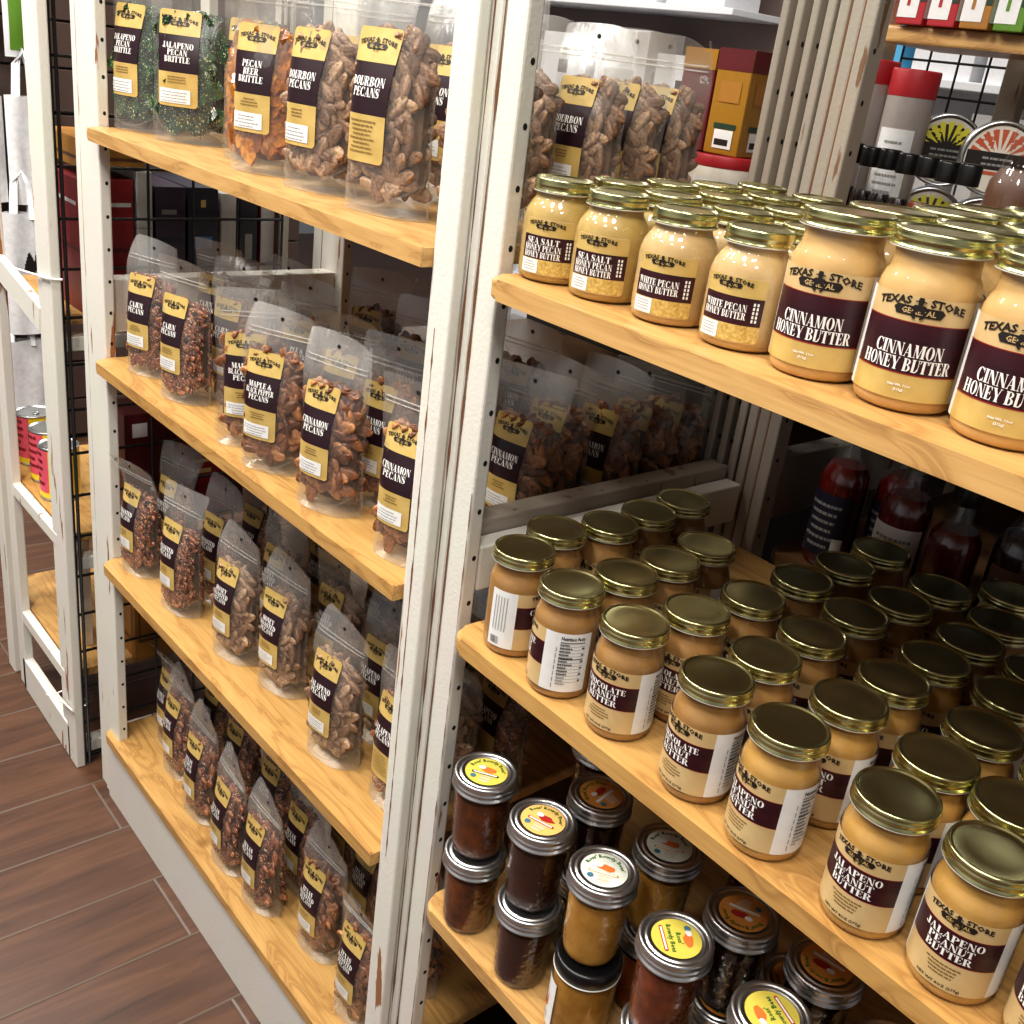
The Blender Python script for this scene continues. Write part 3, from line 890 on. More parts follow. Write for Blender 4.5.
# top shelf
w = 'pouch of %s '
bag('gb', -.205, .060, S1, 24, 'leftmost clear pouch of dark green jalapeno brittle, against the left post', 3, 1.12)
bag('gb', -.085, .085, S1, 48, 'pouch of green jalapeno brittle second from the left post, front of top shelf', 1, 1.12)
bag('gb', -.12, .205, S1, 30, 'pouch of green jalapeno brittle standing behind the two front green ones', 0, 1.12)
bag('bb', .07, .095, S1, 165, 'pouch of amber brittle turned with its label away, right of the green ones', 2, 1.1)
bag('bb', .20, .062, S1, 30, 'pouch of amber pecan beer brittle with its label facing out, front row', 4, 1.1)
bag('bb', .255, .17, S1, 25, 'pouch of amber brittle half hidden behind the front beer brittle and bourbon pouches', 0, 1.1)
bag('bs', .33, .062, S1, 15, 'narrow-looking pouch of bourbon pecans between beer brittle and the largest bourbon pouch', 0, 1.12)
bag('bo', .475, .062, S1, 14, 'large bourbon pecans pouch at the front of the top shelf, full label readable', 3, 1.18)
bag('bs', .595, .10, S1, 14, 'bourbon pecans pouch wedged beside the white post at the right end of top shelf', 5, 1.12)
bag('bs', .40, .20, S1, 12, 'bourbon pecans pouch in the second row of top shelf, behind the front two', 5, 1.12)
bag('bo', .495, .228, S1, 12, 'bourbon pecans pouch seen right of the white post, its label nearly whole', 3, 1.03)
bag('bs', .530, .298, S1, 12, 'bourbon pecans pouch seen over the jars, label half covered by the one in front', 5, 1.03)
bag('bs', .530, .366, S1, 12, 'bourbon pecans pouch seen over the jars, third back from the white post', 1, 1.03)
bag('bs', .535, .428, S1, 12, 'rearmost bourbon pecans pouch over the jars, nearest the red and yellow boxes', 4, 1.03)
# second shelf
bag('ca', -.135, .040, S2, 30, 'leftmost front pouch of cajun pecans on the second shelf, beside the left post', 3)
bag('cc', -.002, .038, S2, 24, 'front pouch of chopped cajun pecans, second from left on the second shelf', 1)
bag('ca', -.033+.066, .105, S2, 26, 'cajun pecans pouch set back behind the second front pouch, second shelf', 2)
bag('mp', .205, .045, S2, 62, 'pouch turned edge-on just left of the maple and black pepper pouch', 0)
bag('mp', .298, .030, S2, 36, 'maple and black pepper pecans pouch at the front of the second shelf', 3)
bag('ci', .440, .032, S2, 24, 'leaning cinnamon pecans pouch in front, right of the maple pepper pouch', 5)
bag('ci', .329, .124, S2, 28, 'cinnamon pecans pouch behind the maple pepper pouch, second row', 4)
bag('ci', .461, .100, S2, 22, 'cinnamon pecans pouch in the second row, left of the post-end front pouch', 0)
bag('ci', .603, .041, S2, 22, 'cinnamon pecans pouch at the right end front, by the white post, second shelf', 1)
bag('ca', .023, .188, S2, 28, 'cajun pecans pouch in the third row of the second shelf', 3)
bag('mp', .163, .152, S2, 33, 'maple pepper pecans pouch in the row behind the edge-on one', 5)
bag('ca', -.12, .15, S2, 28, 'cajun pecans pouch behind the leftmost one, second shelf', 1)
bag('mp', .13, .29, S2, 28, 'maple pepper pecans pouch at the back, middle of the second shelf', 2)
bag('ci', .30, .26, S2, 26, 'cinnamon pecans pouch in the third row, middle of the second shelf', 0)
bag('ci', .45, .24, S2, 22, 'cinnamon pecans pouch in the third row, nearer the white post', 4)
bag('ci', .28, .36, S2, 22, 'cinnamon pecans pouch at the back of the second shelf, upright header', 1)
bag('ci', .43, .34, S2, 22, 'cinnamon pecans pouch at the back of the second shelf, next to the end column', 3)
bag('ci', .618, .185, S2, 18, 'cinnamon pecans pouch seen through the side frame, nearest the white post', 0)
bag('ci', .595, .260, S2, 18, 'cinnamon pecans pouch seen through the side frame, second from the post', 3)
bag('ci', .63, .315, S2, 18, 'cinnamon pecans pouch seen through the side frame, third from the post', 5)
bag('ci', .632, .374, S2, 18, 'cinnamon pecans pouch seen through the side frame, fourth from the post', 1)
bag('ci', .636, .428, S2, 20, 'cinnamon pecans pouch seen through the side frame, rearmost', 4)
# third shelf
bag('ro', -.175, .030, S3, 24, 'leftmost front pouch of chopped roasted pecans on the third shelf', 4)
bag('ro', -.016, .036, S3, 24, 'front pouch of chopped roasted pecans, second from left on the third shelf', 0)
bag('ho', .158, .050, S3, 25, 'front pouch of pale honey roasted pecans, the left one of two', 3)
bag('ho', .273, .070, S3, 25, 'front pouch of pale honey roasted pecans, the right one of two', 3)
bag('ja', .457, .051, S3, 24, 'front jalapeno pecans pouch with a tall clear header on the third shelf', 3)
bag('jg', .587, .070, S3, 18, 'jalapeno pecans pouch by the white post, front right of the third shelf', 0)
bag('ho', .298, .150, S3, 25, 'honey roasted pecans pouch in the second row, behind the right front one', 1)
bag('ja', .458, .130, S3, 22, 'jalapeno pecans pouch right behind the front jalapeno pouch', 5)
bag('ho', .148, .22, S3, 22, 'honey roasted pecans pouch in the third row, under the shelf above', 2)
bag('ho', .302, .235, S3, 22, 'honey roasted pecans pouch in the third row, close to the plank above', 0)
bag('ro', -.010, .105, S3, 24, 'chopped roasted pecans pouch in the second row, behind the second front one', 5)
bag('ro', -.013, .178, S3, 24, 'chopped roasted pecans pouch in the third row of its column', 1)
bag('ro', -.186, .10, S3, 24, 'chopped roasted pecans pouch behind the leftmost one, third shelf', 2)
bag('ho', .14, .14, S3, 24, 'honey roasted pecans pouch in the second row, behind the left front one', 5)
bag('ja', .59, .145, S3, 20, 'jalapeno pecans pouch behind the one by the white post, third shelf', 4)
bag('jg', .616, .216, S3, 14, 'jalapeno pecans pouch seen under the jar shelf, right of the white post', 0)
bag('ja', .60, .365, S3, 14, 'jalapeno pecans pouch deep under the jar shelf, dimly lit', 1)
bag('ja', .43, .26, S3, 20, 'jalapeno pecans pouch in the third row, third shelf', 3)
# bottom shelf
bag('na', -.185, .092, S4, 18, 'leftmost pouch of native pecans on the bottom shelf, by the left post', 4)
bag('na', -.098, .068, S4, 20, 'native pecans pouch second from left at the front of the bottom shelf', 3)
bag('tp', .034, .052, S4, 20, 'texas native pecans pouch third from left at the front of the bottom shelf', 3)
bag('te', .174, .038, S4, 16, 'texas pecans pouch fourth from left at the front of the bottom shelf', 3)
bag('te', .284, .042, S4, 20, 'texas pecans pouch fifth from left at the front of the bottom shelf', 3)
bag('tr', .421, .072, S4, 23, 'texas roasted pecans pouch at the front, second from the white post', 3)
bag('tr', .562, .055, S4, 20, 'texas roasted pecans pouch at the front, nearest the white post', 1)
bag('te', .292, .115, S4, 20, 'texas pecans pouch in the second row, right behind the fifth front pouch', 5)
bag('te', .165, .132, S4, 22, 'texas pecans pouch in the second row, behind the fourth front pouch', 0)
bag('tp', .033, .130, S4, 22, 'texas native pecans pouch in the second row, behind the third front pouch', 5)
bag('na', -.101, .148, S4, 22, 'native pecans pouch in the second row, behind the second front pouch', 1)
bag('tr', .43, .16, S4, 20, 'texas roasted pecans pouch in the second row near the white post', 4)
bag('tr', .555, .16, S4, 20, 'texas roasted pecans pouch behind the one nearest the white post', 5)
bag('te', .30, .2, S4, 20, 'texas pecans pouch in the third row of the bottom shelf', 2)

# ------------------------------------------------------------------ jars
def cyl(r):
    """wrap artwork: x is arc length along the front (facing -y), y height"""
    def fn(x, y, lift):
        a = -PI/2+x/r; return ((r+.0003+lift)*math.cos(a), (r+.0003+lift)*math.sin(a), y)
    return fn
def lid_mesh(r, h, t, mat='gold_metal', n=72):
    mb = MB(); k = r
    pr = [(k*1.0, h-t), (k*1.012, h-t+.0006), (k*1.0, h-t+.0014), (k*.972, h-t+.0026), (k*.975, h-t*.62), (k*1.004, h-t*.5), (k*1.004, h-t*.42),
          (k*.978, h-t*.33), (k*.985, h-t*.27), (k*.985, h-.0016), (k*.972, h-.0004), (k*.945, h), (k*.91, h-.0001), (k*.885, h-.0011), (k*.86, h-.0012), (k*.6, h-.0008), (k*.3, h-.0006), (k*.001, h-.0006)]
    mb.lathe(pr, n, mat, jitter={9: .00016})
    mb.lathe([(k*.93, h-t-.0004), (k*1.006, h-t-.0004), (k*1.014, h-t+.0003), (k*1.006, h-t+.0007)], n, 'white_rim')
    return hide_proto(mb.build('lid'))
def jar_glass(prof, n=48, name='glass', mat='glass'):
    mb = MB(); mb.lathe(prof, n, mat); return hide_proto(mb.build(name))
def jar_fill(prof, mat, n=48, name='filling'):
    mb = MB(); mb.lathe(prof, n, mat, cap0=True, cap1=True); return hide_proto(mb.build(name))
def inner(prof, d=.0012, top=9):
    return [(max(.001, r-d), z+(.0016 if i == 0 else 0)) for i, (r, z) in enumerate(prof) if z <= top]

PBR, PBH = .0305, .108
PBP = [(.022, .0004), (.0265, .0006), (.0292, .0025), (.0303, .006), (.0305, .010), (.0305, .074), (.0301, .0775), (.0288, .0815), (.0274, .0845), (.0270, .088), (.0270, .0965)]
CBR, CBH = .0328, .112
CBP = [(.024, .0004), (.0285, .0006), (.0314, .0028), (.0325, .007), (.0328, .011), (.0328, .074), (.0322, .0785), (.0304, .0835), (.0284, .0872), (.0278, .0905), (.0278, .1005)]
SBR, SBH = .0322, .087
SBP = [(.023, .0004), (.0275, .0006), (.0308, .0028), (.0319, .007), (.0322, .011), (.0322, .0500), (.0316, .0550), (.0298, .0610), (.0268, .0665), (.0240, .0700), (.0232, .073), (.0232, .077)]
GL_PB, GL_CB, GL_SB = jar_glass(PBP), jar_glass(CBP), jar_glass(SBP)
LID_PB, LID_CB, LID_SB = lid_mesh(.0303, PBH, .0112), lid_mesh(.0312, CBH, .0118), lid_mesh(.0258, SBH, .0115)
F_PB = jar_fill(inner(PBP, .0009), 'pb', name='peanut_butter')
F_CH = jar_fill(inner(PBP, .0009), 'pb_choc', name='peanut_butter')
F_CB = jar_fill(inner(CBP, .0010), 'honey_butter', name='honey_butter')
F_SP = jar_fill(inner(SBP, .0010), 'pecan_butter', name='honey_butter')
F_SW = jar_fill(inner(SBP, .0010), 'white_butter', name='honey_butter')

def pb_label(lines, seed):
    mb = MB(); r = random.Random(seed); R = PBR; fn = cyl(R); q = math.radians
    a0, a1 = -R*q(68), R*q(60); z0, z1 = .0105, .0715; d0, d1 = .034, .0575
    for y0, y1, m_ in ((z0, d0, 'tan_paper'), (d0, d1, 'maroon'), (d1, z1, 'tan_paper')): band(mb, a0, a1, y0, y1, fn, m_, 30, 1)
    band(mb, a1, a1+R*q(84), z0, z1, fn, 'white_paper', 18)
    band(mb, a0-R*q(52), a0, z0, z1, fn, 'white_paper', 12)
    band(mb, a0, a1, d1-.0003, d1+.0002, fn, 'red_line', 30, 1, 1); band(mb, a0, a1, d0-.0002, d0+.0003, fn, 'red_line', 30, 1, 1)
    cx = -.001; art = logo2d(cx, z1-.0072, .044)
    for i, t in enumerate(lines):
        for p in text2d(t, .0055, cx, d1-.0080-i*.0066, .044, 1.16): art.append((p, 'white_ink', 2))
    art += lines2d(cx, d0-.0048, .024, 4, .0028, .0010, 'brown_ink', r)
    for p in sans2d('NET WT 8OZ (277g)', .0021, cx, z0+.0022, 1.15, 'c', .02): art.append((p, 'black_ink', 2))
    # nutrition panel on the white side
    wx = a1+R*q(50); x0 = wx-.0115
    for p in sans2d('Nutrition Facts', .0034, wx, z1-.0065, 1.0, 'c', .03, .022): art.append((p, 'black_ink', 2))
    y = z1-.0095
    for i in range(13):
        art.append((_rect(x0, y, x0+.023, y+(.0008 if i in (0, 5) else .00025)), 'black_ink', 2))
        art += [(p, 'grey_ink' if i > 9 else 'black_ink', 3) for p, _, _ in lines2d(x0, y-.0024, r.uniform(.009, .016), 1, .001, .0013, 'black_ink', r, 3, 'l')]
        if i % 2: art += [(_rect(x0+.0205, y-.0024, x0+.023, y-.0011), 'black_ink', 3)]
        y -= .0034
    for i in range(7): art.append((_rect(x0-.0035, z0+.004+i*.0021*3, x0-.0027, z0+.004+i*.0063+.0045), 'grey_ink', 2))
    # left white strip: pale upright print and barcode
    wl = a0-R*q(26)
    for i in range(5): art.append((_rect(wl-.009+i*.0032, z0+.018, wl-.0082+i*.0032, z1-.006), 'grey_ink', 2))
    art += barcode2d(wl-.010, z0+.003, .009, .008)
    put(mb, art, fn)
    return hide_proto(mb.build('label'))
def cb_label():
    mb = MB(); R = CBR; fn = cyl(R); q = math.radians
    a0, a1 = -R*q(66), R*q(64); z0, z1 = .0095, .0745; d0, d1 = .026, .0585
    for y0, y1, m_ in ((z0, d0, 'gold_paper'), (d0, d1, 'maroon'), (d1, z1, 'tan_paper')): band(mb, a0, a1, y0, y1, fn, m_, 30, 1)
    for s_ in (1, -1): band(mb, *sorted((s_*R*q(65), s_*R*q(98))), z0, z1, fn, 'white_paper', 8)
    band(mb, a0, a1, d1-.0005, d1+.0002, fn, 'red_line', 30, 1, 1); band(mb, a0, a1, d0-.0002, d0+.0006, fn, 'red_line', 30, 1, 1)
    art = logo2d(0, z1-.0095, .056, 'black_ink', 'tan_paper')
    for i, (t, w_) in enumerate((('CINNAMON', .043), ('HONEY BUTTER', .058))):
        for p in text2d(t, .0082, 0, d0+.0112-i*.0092, w_, 1.0): art.append((p, 'white_ink', 2))
    for t, y in (('Net Wt. 11oz', z0+.0085), ('(312g)', z0+.0055)):
        for p in sans2d(t, .0016, 0, y, 1.1, 'c', .03): art.append((p, 'white_ink', 2))
    put(mb, art, fn)
    return hide_proto(mb.build('label'))
def sb_label(lines, seed):
    mb = MB(); r = random.Random(seed); R = SBR; fn = cyl(R)
    w = .049; a0, a1 = -w/2, w/2; z0, z1 = .0075, .0545; d0, d1 = .0205, .0405; rad = .003
    def hwid(z):
        d = min(z-z0, z1-z); return w/2 if d >= rad else w/2-(rad-math.sqrt(max(0, rad*rad-(rad-d)**2)))
    def rows(zs, mat, layer, ins=0):
        n_ = 16; vs = []
        for z in zs:
            h_ = hwid(z)-ins
            vs += [fn(-h_+2*h_*i/n_, z, layer*.00022) for i in range(n_+1)]
        mb.add(vs, [(j*(n_+1)+i, j*(n_+1)+i+1, (j+1)*(n_+1)+i+1, (j+1)*(n_+1)+i) for j in range(len(zs)-1) for i in range(n_)], mat, True)
    rows([z0, z0+.0003, z0+.001, z0+.003, d0, d1, z1-.003, z1-.001, z1-.0003, z1], 'tan_paper', 0)
    rows([z0+.0007, z0+.0012, z0+.003, d0], 'gold_tex', 1, .0006)
    rows([d0, d1], 'maroon', 1, .0004)
    rows([d1, z1-.003, z1-.0012, z1-.0007], 'gold_paper', 1, .0006)
    art = [(p, m_, l+1) for p, m_, l in logo2d(-.003, z1-.0065, .034)]
    art.append((_rect(a0+.001, z0+.001, a0+.018, d0-.0005), 'white_paper', 2))
    art += lines2d(a0+.0095, d0-.003, .014, 4, .0022, .0006, 'grey_ink', r, 3)
    n = len(lines); h = .0056
    for i, t in enumerate(lines):
        for p in text2d(t, h*.92, -.0045, (d0+d1)/2+(n/2-1-i)*h*1.04, .034, 1.0): art.append((p, 'white_ink', 3))
    for j in range(2):   # upright print by the right edge
        for i in range(5): art.append((_rect(a1-.008+j*.0026, d0+.003+i*.003, a1-.0066+j*.0026, d0+.0052+i*.003), 'white_ink', 3))
    put(mb, art, fn)
    return hide_proto(mb.build('label'))
LB = {'choc': pb_label(['CHOCOLATE', 'PEANUT', 'BUTTER'], 1), 'jal': pb_label(['JALAPENO', 'PEANUT', 'BUTTER'], 2), 'hon': pb_label(['HONEY', 'PEANUT', 'BUTTER'], 3),
      'cin': cb_label(), 'sea': sb_label(['SEA SALT', 'HONEY PECAN', 'HONEY BUTTER'], 4), 'wp': sb_label(['WHITE PECAN', 'HONEY BUTTER'], 5)}
KIND = {'choc': (F_CH, GL_PB, LID_PB, 'peanut_butter_jar', 'chocolate peanut butter'), 'jal': (F_PB, GL_PB, LID_PB, 'peanut_butter_jar', 'jalapeno peanut butter'),
        'hon': (F_PB, GL_PB, LID_PB, 'peanut_butter_jar', 'honey peanut butter'), 'cin': (F_CB, GL_CB, LID_CB, 'honey_butter_jar', 'cinnamon honey butter'),
        'sea': (F_SP, GL_SB, LID_SB, 'honey_butter_jar', 'sea salt pecan honey butter'), 'wp': (F_SW, GL_SB, LID_SB, 'honey_butter_jar', 'white pecan honey butter')}
def jar(kind, x, y, z, yaw, label, group):
    f, g, l, name, words = KIND[kind]
    t = thing(name, label, 'jar', (x, y, z+.0002), math.radians(yaw), group)
    inst(f.name.split('.')[0], f, t); g_ = inst('glass', g, t); inst('label', LB[kind], g_); inst('lid', l, t)
    return t
NUM = ['first', 'second', 'third', 'fourth', 'fifth', 'sixth', 'seventh', 'eighth', 'ninth']
ROW = ['front row', 'second row', 'third row', 'fourth row', 'fifth row', 'sixth row']
# middle right shelf: columns running back from the front edge
GP = 'gold-lidded peanut butter jars on the middle right shelf'
cols = [('choc', [(.822, .017), (.800, .078), (.815, .140), (.811, .203), (.805, .266)]),
        ('choc', [(.899, .009), (.906, .073), (.905, .135), (.898, .197)]),
        ('choc', [(.976, .013), (.988, .080), (.995, .152), (.995, .229), (.997, .299), (.994, .371)]),
        ('choc', [(1.071, .010), (1.070, .074), (1.067, .145), (1.065, .215), (1.072, .280), (1.076, .347)]),
        ('jal', [(1.146, .006), (1.149, .080), (1.149, .144), (1.150, .209), (1.148, .273), (1.146, .335), (1.121, .407)]),
        ('jal', [(1.237, .006), (1.229, .074), (1.229, .144), (1.217, .213), (1.212, .276)]),
        ('jal', [(1.306, .010), (1.290, .074), (1.295, .140)]),
        ('hon', [(1.376, .012), (1.362, .080)])]
for ci, (k, pts) in enumerate(cols):
    for ri, (x, y) in enumerate(pts):
        yaw = {(0, 0): 115, (1, 0): -49, (0, 1): -60, (2, 0): 6, (3, 0): -7, (4, 0): -14, (5, 0): 3, (6, 0): 9}.get((ci, ri), rnd.uniform(-14, 8))
        if (ci, ri) == (0, 0): lab = 'chocolate peanut butter jar turned so its blank white side faces out, by the white post'
        elif (ci, ri) == (1, 0): lab = 'chocolate peanut butter jar turned to show its white nutrition facts panel, front row'
        else: lab = '%s jar in the %s, %s column from the post' % (KIND[k][4], ROW[ri] if ri < 6 else 'rearmost spot', NUM[ci])
        jar(k, x, y, R2, yaw, lab, GP)
# upper right shelf: small round jars at left, tall cinnamon jars at right
GS = 'gold-lidded honey butter jars on the upper right shelf'
XS = [.790, .857, .932, 1.005]
for ci, x in enumerate(XS):
    for ri in range(5):
        k = 'sea' if ci < 2 else 'wp'
        xx, yy = x+(rnd.uniform(-.001, .001) if ri else 0), (.034, .102, .171, .241, .312)[ri]+(rnd.uniform(-.003, .003) if ri else 0)
        if ci == 3 and ri == 4: continue
        nm = KIND[k][4]
        if ri == 0: lab = 'small %s jar in front, %s from the white post' % (nm, NUM[ci])
        else: lab = 'small %s jar, %s, %s column from the post' % (nm, ROW[ri], NUM[ci])
        jar(k, xx, yy, R1, (33, 28, 26, 17)[ci] if ri == 0 else rnd.uniform(10, 35), lab, GS)
for ci, x in enumerate([1.0765, 1.1465, 1.2175, 1.289, 1.36]):
    for ri in range(5):
        yy = (.030, .100, .171, .242, .313)[ri]
        if ri == 0: lab = 'tall cinnamon honey butter jar in front, %s of the tall ones from the left' % NUM[ci]
        else: lab = 'tall cinnamon honey butter jar, %s, %s of the tall ones from left' % (ROW[ri], NUM[ci])
        jar('cin', x+(rnd.uniform(-.0015, .0015) if ri else 0)-.012*(ri % 2), yy, R1, (17, 23, 18, 20, 20)[ci] if ri == 0 else rnd.uniform(10, 28), lab, GS)

# jam jars in quilted glass, two high
JH = .1000
JP = [(.020, .0004), (.0250, .0008), (.0272, .003), (.0280, .006), (.0286, .010), (.0306, .070), (.0308, .0745), (.0304, .078), (.0300, .081), (.0300, .090)]
def quilt_glass():
    mb = MB(); n = 60; prof = []
    zs = [.010+.060*i/24 for i in range(25)]
    rows_ = [(.020, .0004, 0), (.0250, .0008, 0), (.0272, .003, 0), (.0280, .006, 0)]+[(.0286+.0020*(z-.010)/.060, z, 1) for z in zs]+[(.0308, .0745, 0), (.0304, .078, 0), (.0300, .081, 0), (.0300, .090, 0)]
    vs = []
    for r, z, qd in rows_:
        for i in range(n):
            a = 2*PI*i/n
            if qd:
                u = a/(2*PI)*12; v = (z-.010)/.060*4
                d = max(abs(((u+v) % 1)-.5), abs(((u-v) % 1)-.5))
                rr = r+.0013*(.5-d)
            else: rr = r
            vs.append((rr*math.cos(a), rr*math.sin(a), z))
    fs = [(j*n+i, j*n+(i+1) % n, (j+1)*n+(i+1) % n, (j+1)*n+i) for j in range(len(rows_)-1) for i in range(n)]
    mb.add(vs, fs, 'quilt', False)
    return hide_proto(mb.build('glass'))
M['quilt'] = mat_glass('quilted_glass', (.97, .96, .94), .06, .45, .06)
GL_J = quilt_glass()
def mat_jam(name, c1, c2, glow):
    m, nt, out = new_mat(name)
    p = principled(nt, out, Roughness=.25)
    tc = N(nt, 'ShaderNodeTexCoord'); nz = N(nt, 'ShaderNodeTexNoise', i_Scale=55.0, i_Detail=3.0)
    nt.links.new(tc.outputs['Object'], nz.inputs['Vector'])
    r = ramp(nt, [(.3, c1), (.72, c2)]); nt.links.new(nz.outputs['Fac'], r.inputs[0]); nt.links.new(r.outputs[0], p.inputs['Base Color'])
    p.inputs['Subsurface Weight'].default_value = 0
    return m
JAM = {'amber': ('amber brown', mat_jam('amber_jam', srgb(62, 26, 8), srgb(122, 62, 18), 0)), 'plum': ('dark plum', mat_jam('plum_jam', srgb(34, 10, 8), srgb(64, 22, 12), 0)),
       'gold': ('golden', mat_jam('golden_jam', srgb(176, 122, 42), srgb(206, 156, 70), 0)), 'red': ('red brown', mat_jam('red_brown_jam', srgb(84, 32, 10), srgb(140, 66, 26), 0)),
       'black': ('nearly black', mat_jam('blackberry_jam', srgb(18, 8, 8), srgb(36, 14, 12), 0))}
JF = {k: jar_fill([(max(.001, r-.0012), z+(.0016 if i == 0 else 0)) for i, (r, z) in enumerate(JP) if z < .076], v[1], name='jam') for k, v in JAM.items()}
def band_lid():
    """screw band: open ring, with the flat lid showing inside"""
    mb = MB(); R = .0345; h = JH; t = .0165
    pr = [(R*.985, h-t), (R*1.022, h-t+.0008), (R*1.012, h-t+.0022), (R*.97, h-t+.0032), (R*.972, h-t+.0062), (R*1.0, h-t+.0072), (R*1.0, h-t+.0082), (R*.972, h-t+.0092),
          (R*.975, h-.005), (R*.985, h-.0046), (R*.985, h-.0018), (R*.965, h-.0004), (R*.93, h), (R*.86, h-.0002), (R*.835, h-.0016)]
    mb.lathe(pr, 72, 'silver', jitter={9: .00025, 10: .00025})
    return hide_proto(mb.build('lid_band'))
def flat_lid():
    mb = MB(); R = .0345; h = JH
    mb.lathe([(R*.86, h-.0022), (R*.82, h-.0020), (R*.79, h-.0008), (R*.755, h-.0004), (R*.725, h-.0008), (R*.70, h-.0016), (R*.4, h-.0015), (.0005, h-.0015)], 60, 'silver')
    return hide_proto(mb.build('lid_disc'))
LJB, LJD = band_lid(), flat_lid()
def sticker(bg, blob, bar, seed, two=False):
    mb = MB(); r = random.Random(seed); R = .0228; z = JH-.0010
    def fn(x, y, lift): return (x, y, z+lift)
    art = [([(R*math.cos(2*PI*i/40), R*math.sin(2*PI*i/40)) for i in range(40)], bg, 0)]
    if not two:
        def arc(t, rad, a_mid, h):
            ps = sans2d(t, h, 0, 0, 1.0, 'c', .03); o = []
            for p in ps:
                q = []
                for a, b_ in p:
                    th = math.radians(a_mid)-a/rad; q.append(((rad+b_)*math.cos(th), (rad+b_)*math.sin(th)))
                o.append((q, 'green_ink', 2))
            return o
        art += arc("Ross' Rowdy Bees'", R*.72, 90, .0042)
    else:
        for p in sans2d("Ross'", .0046, 0, .0005, 1.0, 'c', .03): art.append((p, 'green_ink', 2))
        for p in sans2d('Rowdy Bees', .0046, 0, -.0068, 1.0, 'c', .03): art.append((p, 'green_ink', 2))
    by = .0105 if two else .003
    art.append(([(a*.0095+.002, by+b_*.0045) for a, b_ in [(math.cos(2*PI*i/10)*r.uniform(.75, 1.15), math.sin(2*PI*i/10)*r.uniform(.75, 1.15)) for i in range(10)]], blob, 2))
    art.append(([(a*.004-.006, by+.002+b_*.003) for a, b_ in [(math.cos(2*PI*i/8), math.sin(2*PI*i/8)) for i in range(8)]], 'white_paper', 3))
    yb = -.012 if two else -.0045
    art.append(([(-.014, yb-.0018), (.014, yb-.0018), (.0152, yb), (.014, yb+.0018), (-.014, yb+.0018), (-.0152, yb)], bar, 2))
    art.append((_rect(-.013, yb-.0009, .013, yb+.0009), 'white_ink', 3))
    art.append(([(.0032*math.cos(2*PI*i/12)-.0115, .0032*math.sin(2*PI*i/12)+(-.0115 if not two else .0125)) for i in range(12)], 'teal_ink', 3))
    if not two:
        for i in range(4): art.append((_rect(-.004, -.0095-i*.0028, .009-i*.0012, -.0078-i*.0028), 'pale_ink' if i % 2 else 'peach_ink', 2))
    put(mb, art, fn, .00015); return hide_proto(mb.build('sticker'))
M['teal_ink'] = flat('teal_ink', srgb(70, 120, 140), .5); M['pale_ink'] = flat('pale_green_ink', srgb(205, 214, 190), .5); M['peach_ink'] = flat('peach_ink', srgb(236, 196, 170), .5)
M['orange_ink'] = flat('orange_ink', srgb(226, 120, 52), .5); M['red_ink'] = flat('red_ink', srgb(176, 42, 34), .5)
M['st_yellow'] = flat('yellow_sticker', srgb(220, 202, 88), .35); M['st_peach'] = flat('peach_sticker', srgb(240, 190, 110), .35); M['st_white'] = flat('white_sticker', srgb(226, 228, 214), .35); M['st_orange'] = flat('orange_sticker', srgb(224, 150, 70), .35)
ST = {'yellow': (sticker('st_yellow', 'orange_ink', 'black_ink', 1), 'yellow'), 'peach': (sticker('st_peach', 'red_ink', 'red_ink', 2), 'peach'), 'white': (sticker('st_white', 'orange_ink', 'gold_paper', 3), 'white'),
      'yellow2': (sticker('st_yellow', 'orange_ink', 'red_ink', 4, True), 'yellow'), 'orange': (sticker('st_orange', 'red_ink', 'white_paper', 5), 'orange')}
GJ = 'silver-lidded jam jars stacked on the lower right shelf'
def jam(col, st, x, y, lev, yaw, label):
    t = thing('jam_jar', label, 'jar', (x, y, R3+.0002+lev*(JH+.0008)), math.radians(yaw), GJ)
    inst('jam', JF[col], t); inst('glass', GL_J, t); inst('lid_band', LJB, t); d = inst('lid_disc', LJD, t)
    if st: s_ = inst('sticker', ST[st][0], d)
    return t
towers = [('amber', 'amber', 'yellow', .818, .010, 35, 'of stack nearest the post'), ('plum', 'plum', 'peach', .908, .012, 18, 'of second front stack'),
          ('gold', None, 'white', .993, .016, 35, 'of third front stack'), ('red', 'red', 'yellow2', 1.090, .012, -35, 'of fourth front stack'),
          ('black', 'black', 'orange', .910, .092, 100, 'behind the second front stack'), ('gold', 'red', 'white', 1.004, .096, 40, 'behind the third front stack'),
          ('black', 'black', 'orange', 1.104, .089, 205, 'behind the fourth front stack'), ('plum', 'plum', 'yellow2', 1.190, .020, 160, 'of fifth front stack'),
          ('amber', 'amber', 'white', .845, .160, 30, 'at the back left'), ('black', 'black', 'orange', 1.185, .105, 190, 'behind the fifth front stack'),
          ('plum', 'plum', 'white', 1.065, .172, 60, 'in the shaded third row'), ('black', 'plum', None, 1.272, .075, 0, 'at right under the plank')]
for up, lo, st, x, y, yaw, where in towers:
    if lo: jam(lo, None if y < .05 or st is None else st, x+.004, y-.004, 0, yaw+40, '%s jam jar, lower one %s' % (JAM[lo][0], where))
    jam(up, st, x, y, 1, yaw, '%s jam jar, %s, upper one %s' % (JAM[up][0], (ST[st][1]+' sticker') if st else 'plain lid', where))
jam('black', 'orange', 1.135, .165, 0, 200, 'nearly black jam jar with orange sticker, standing alone deep between the stacks')
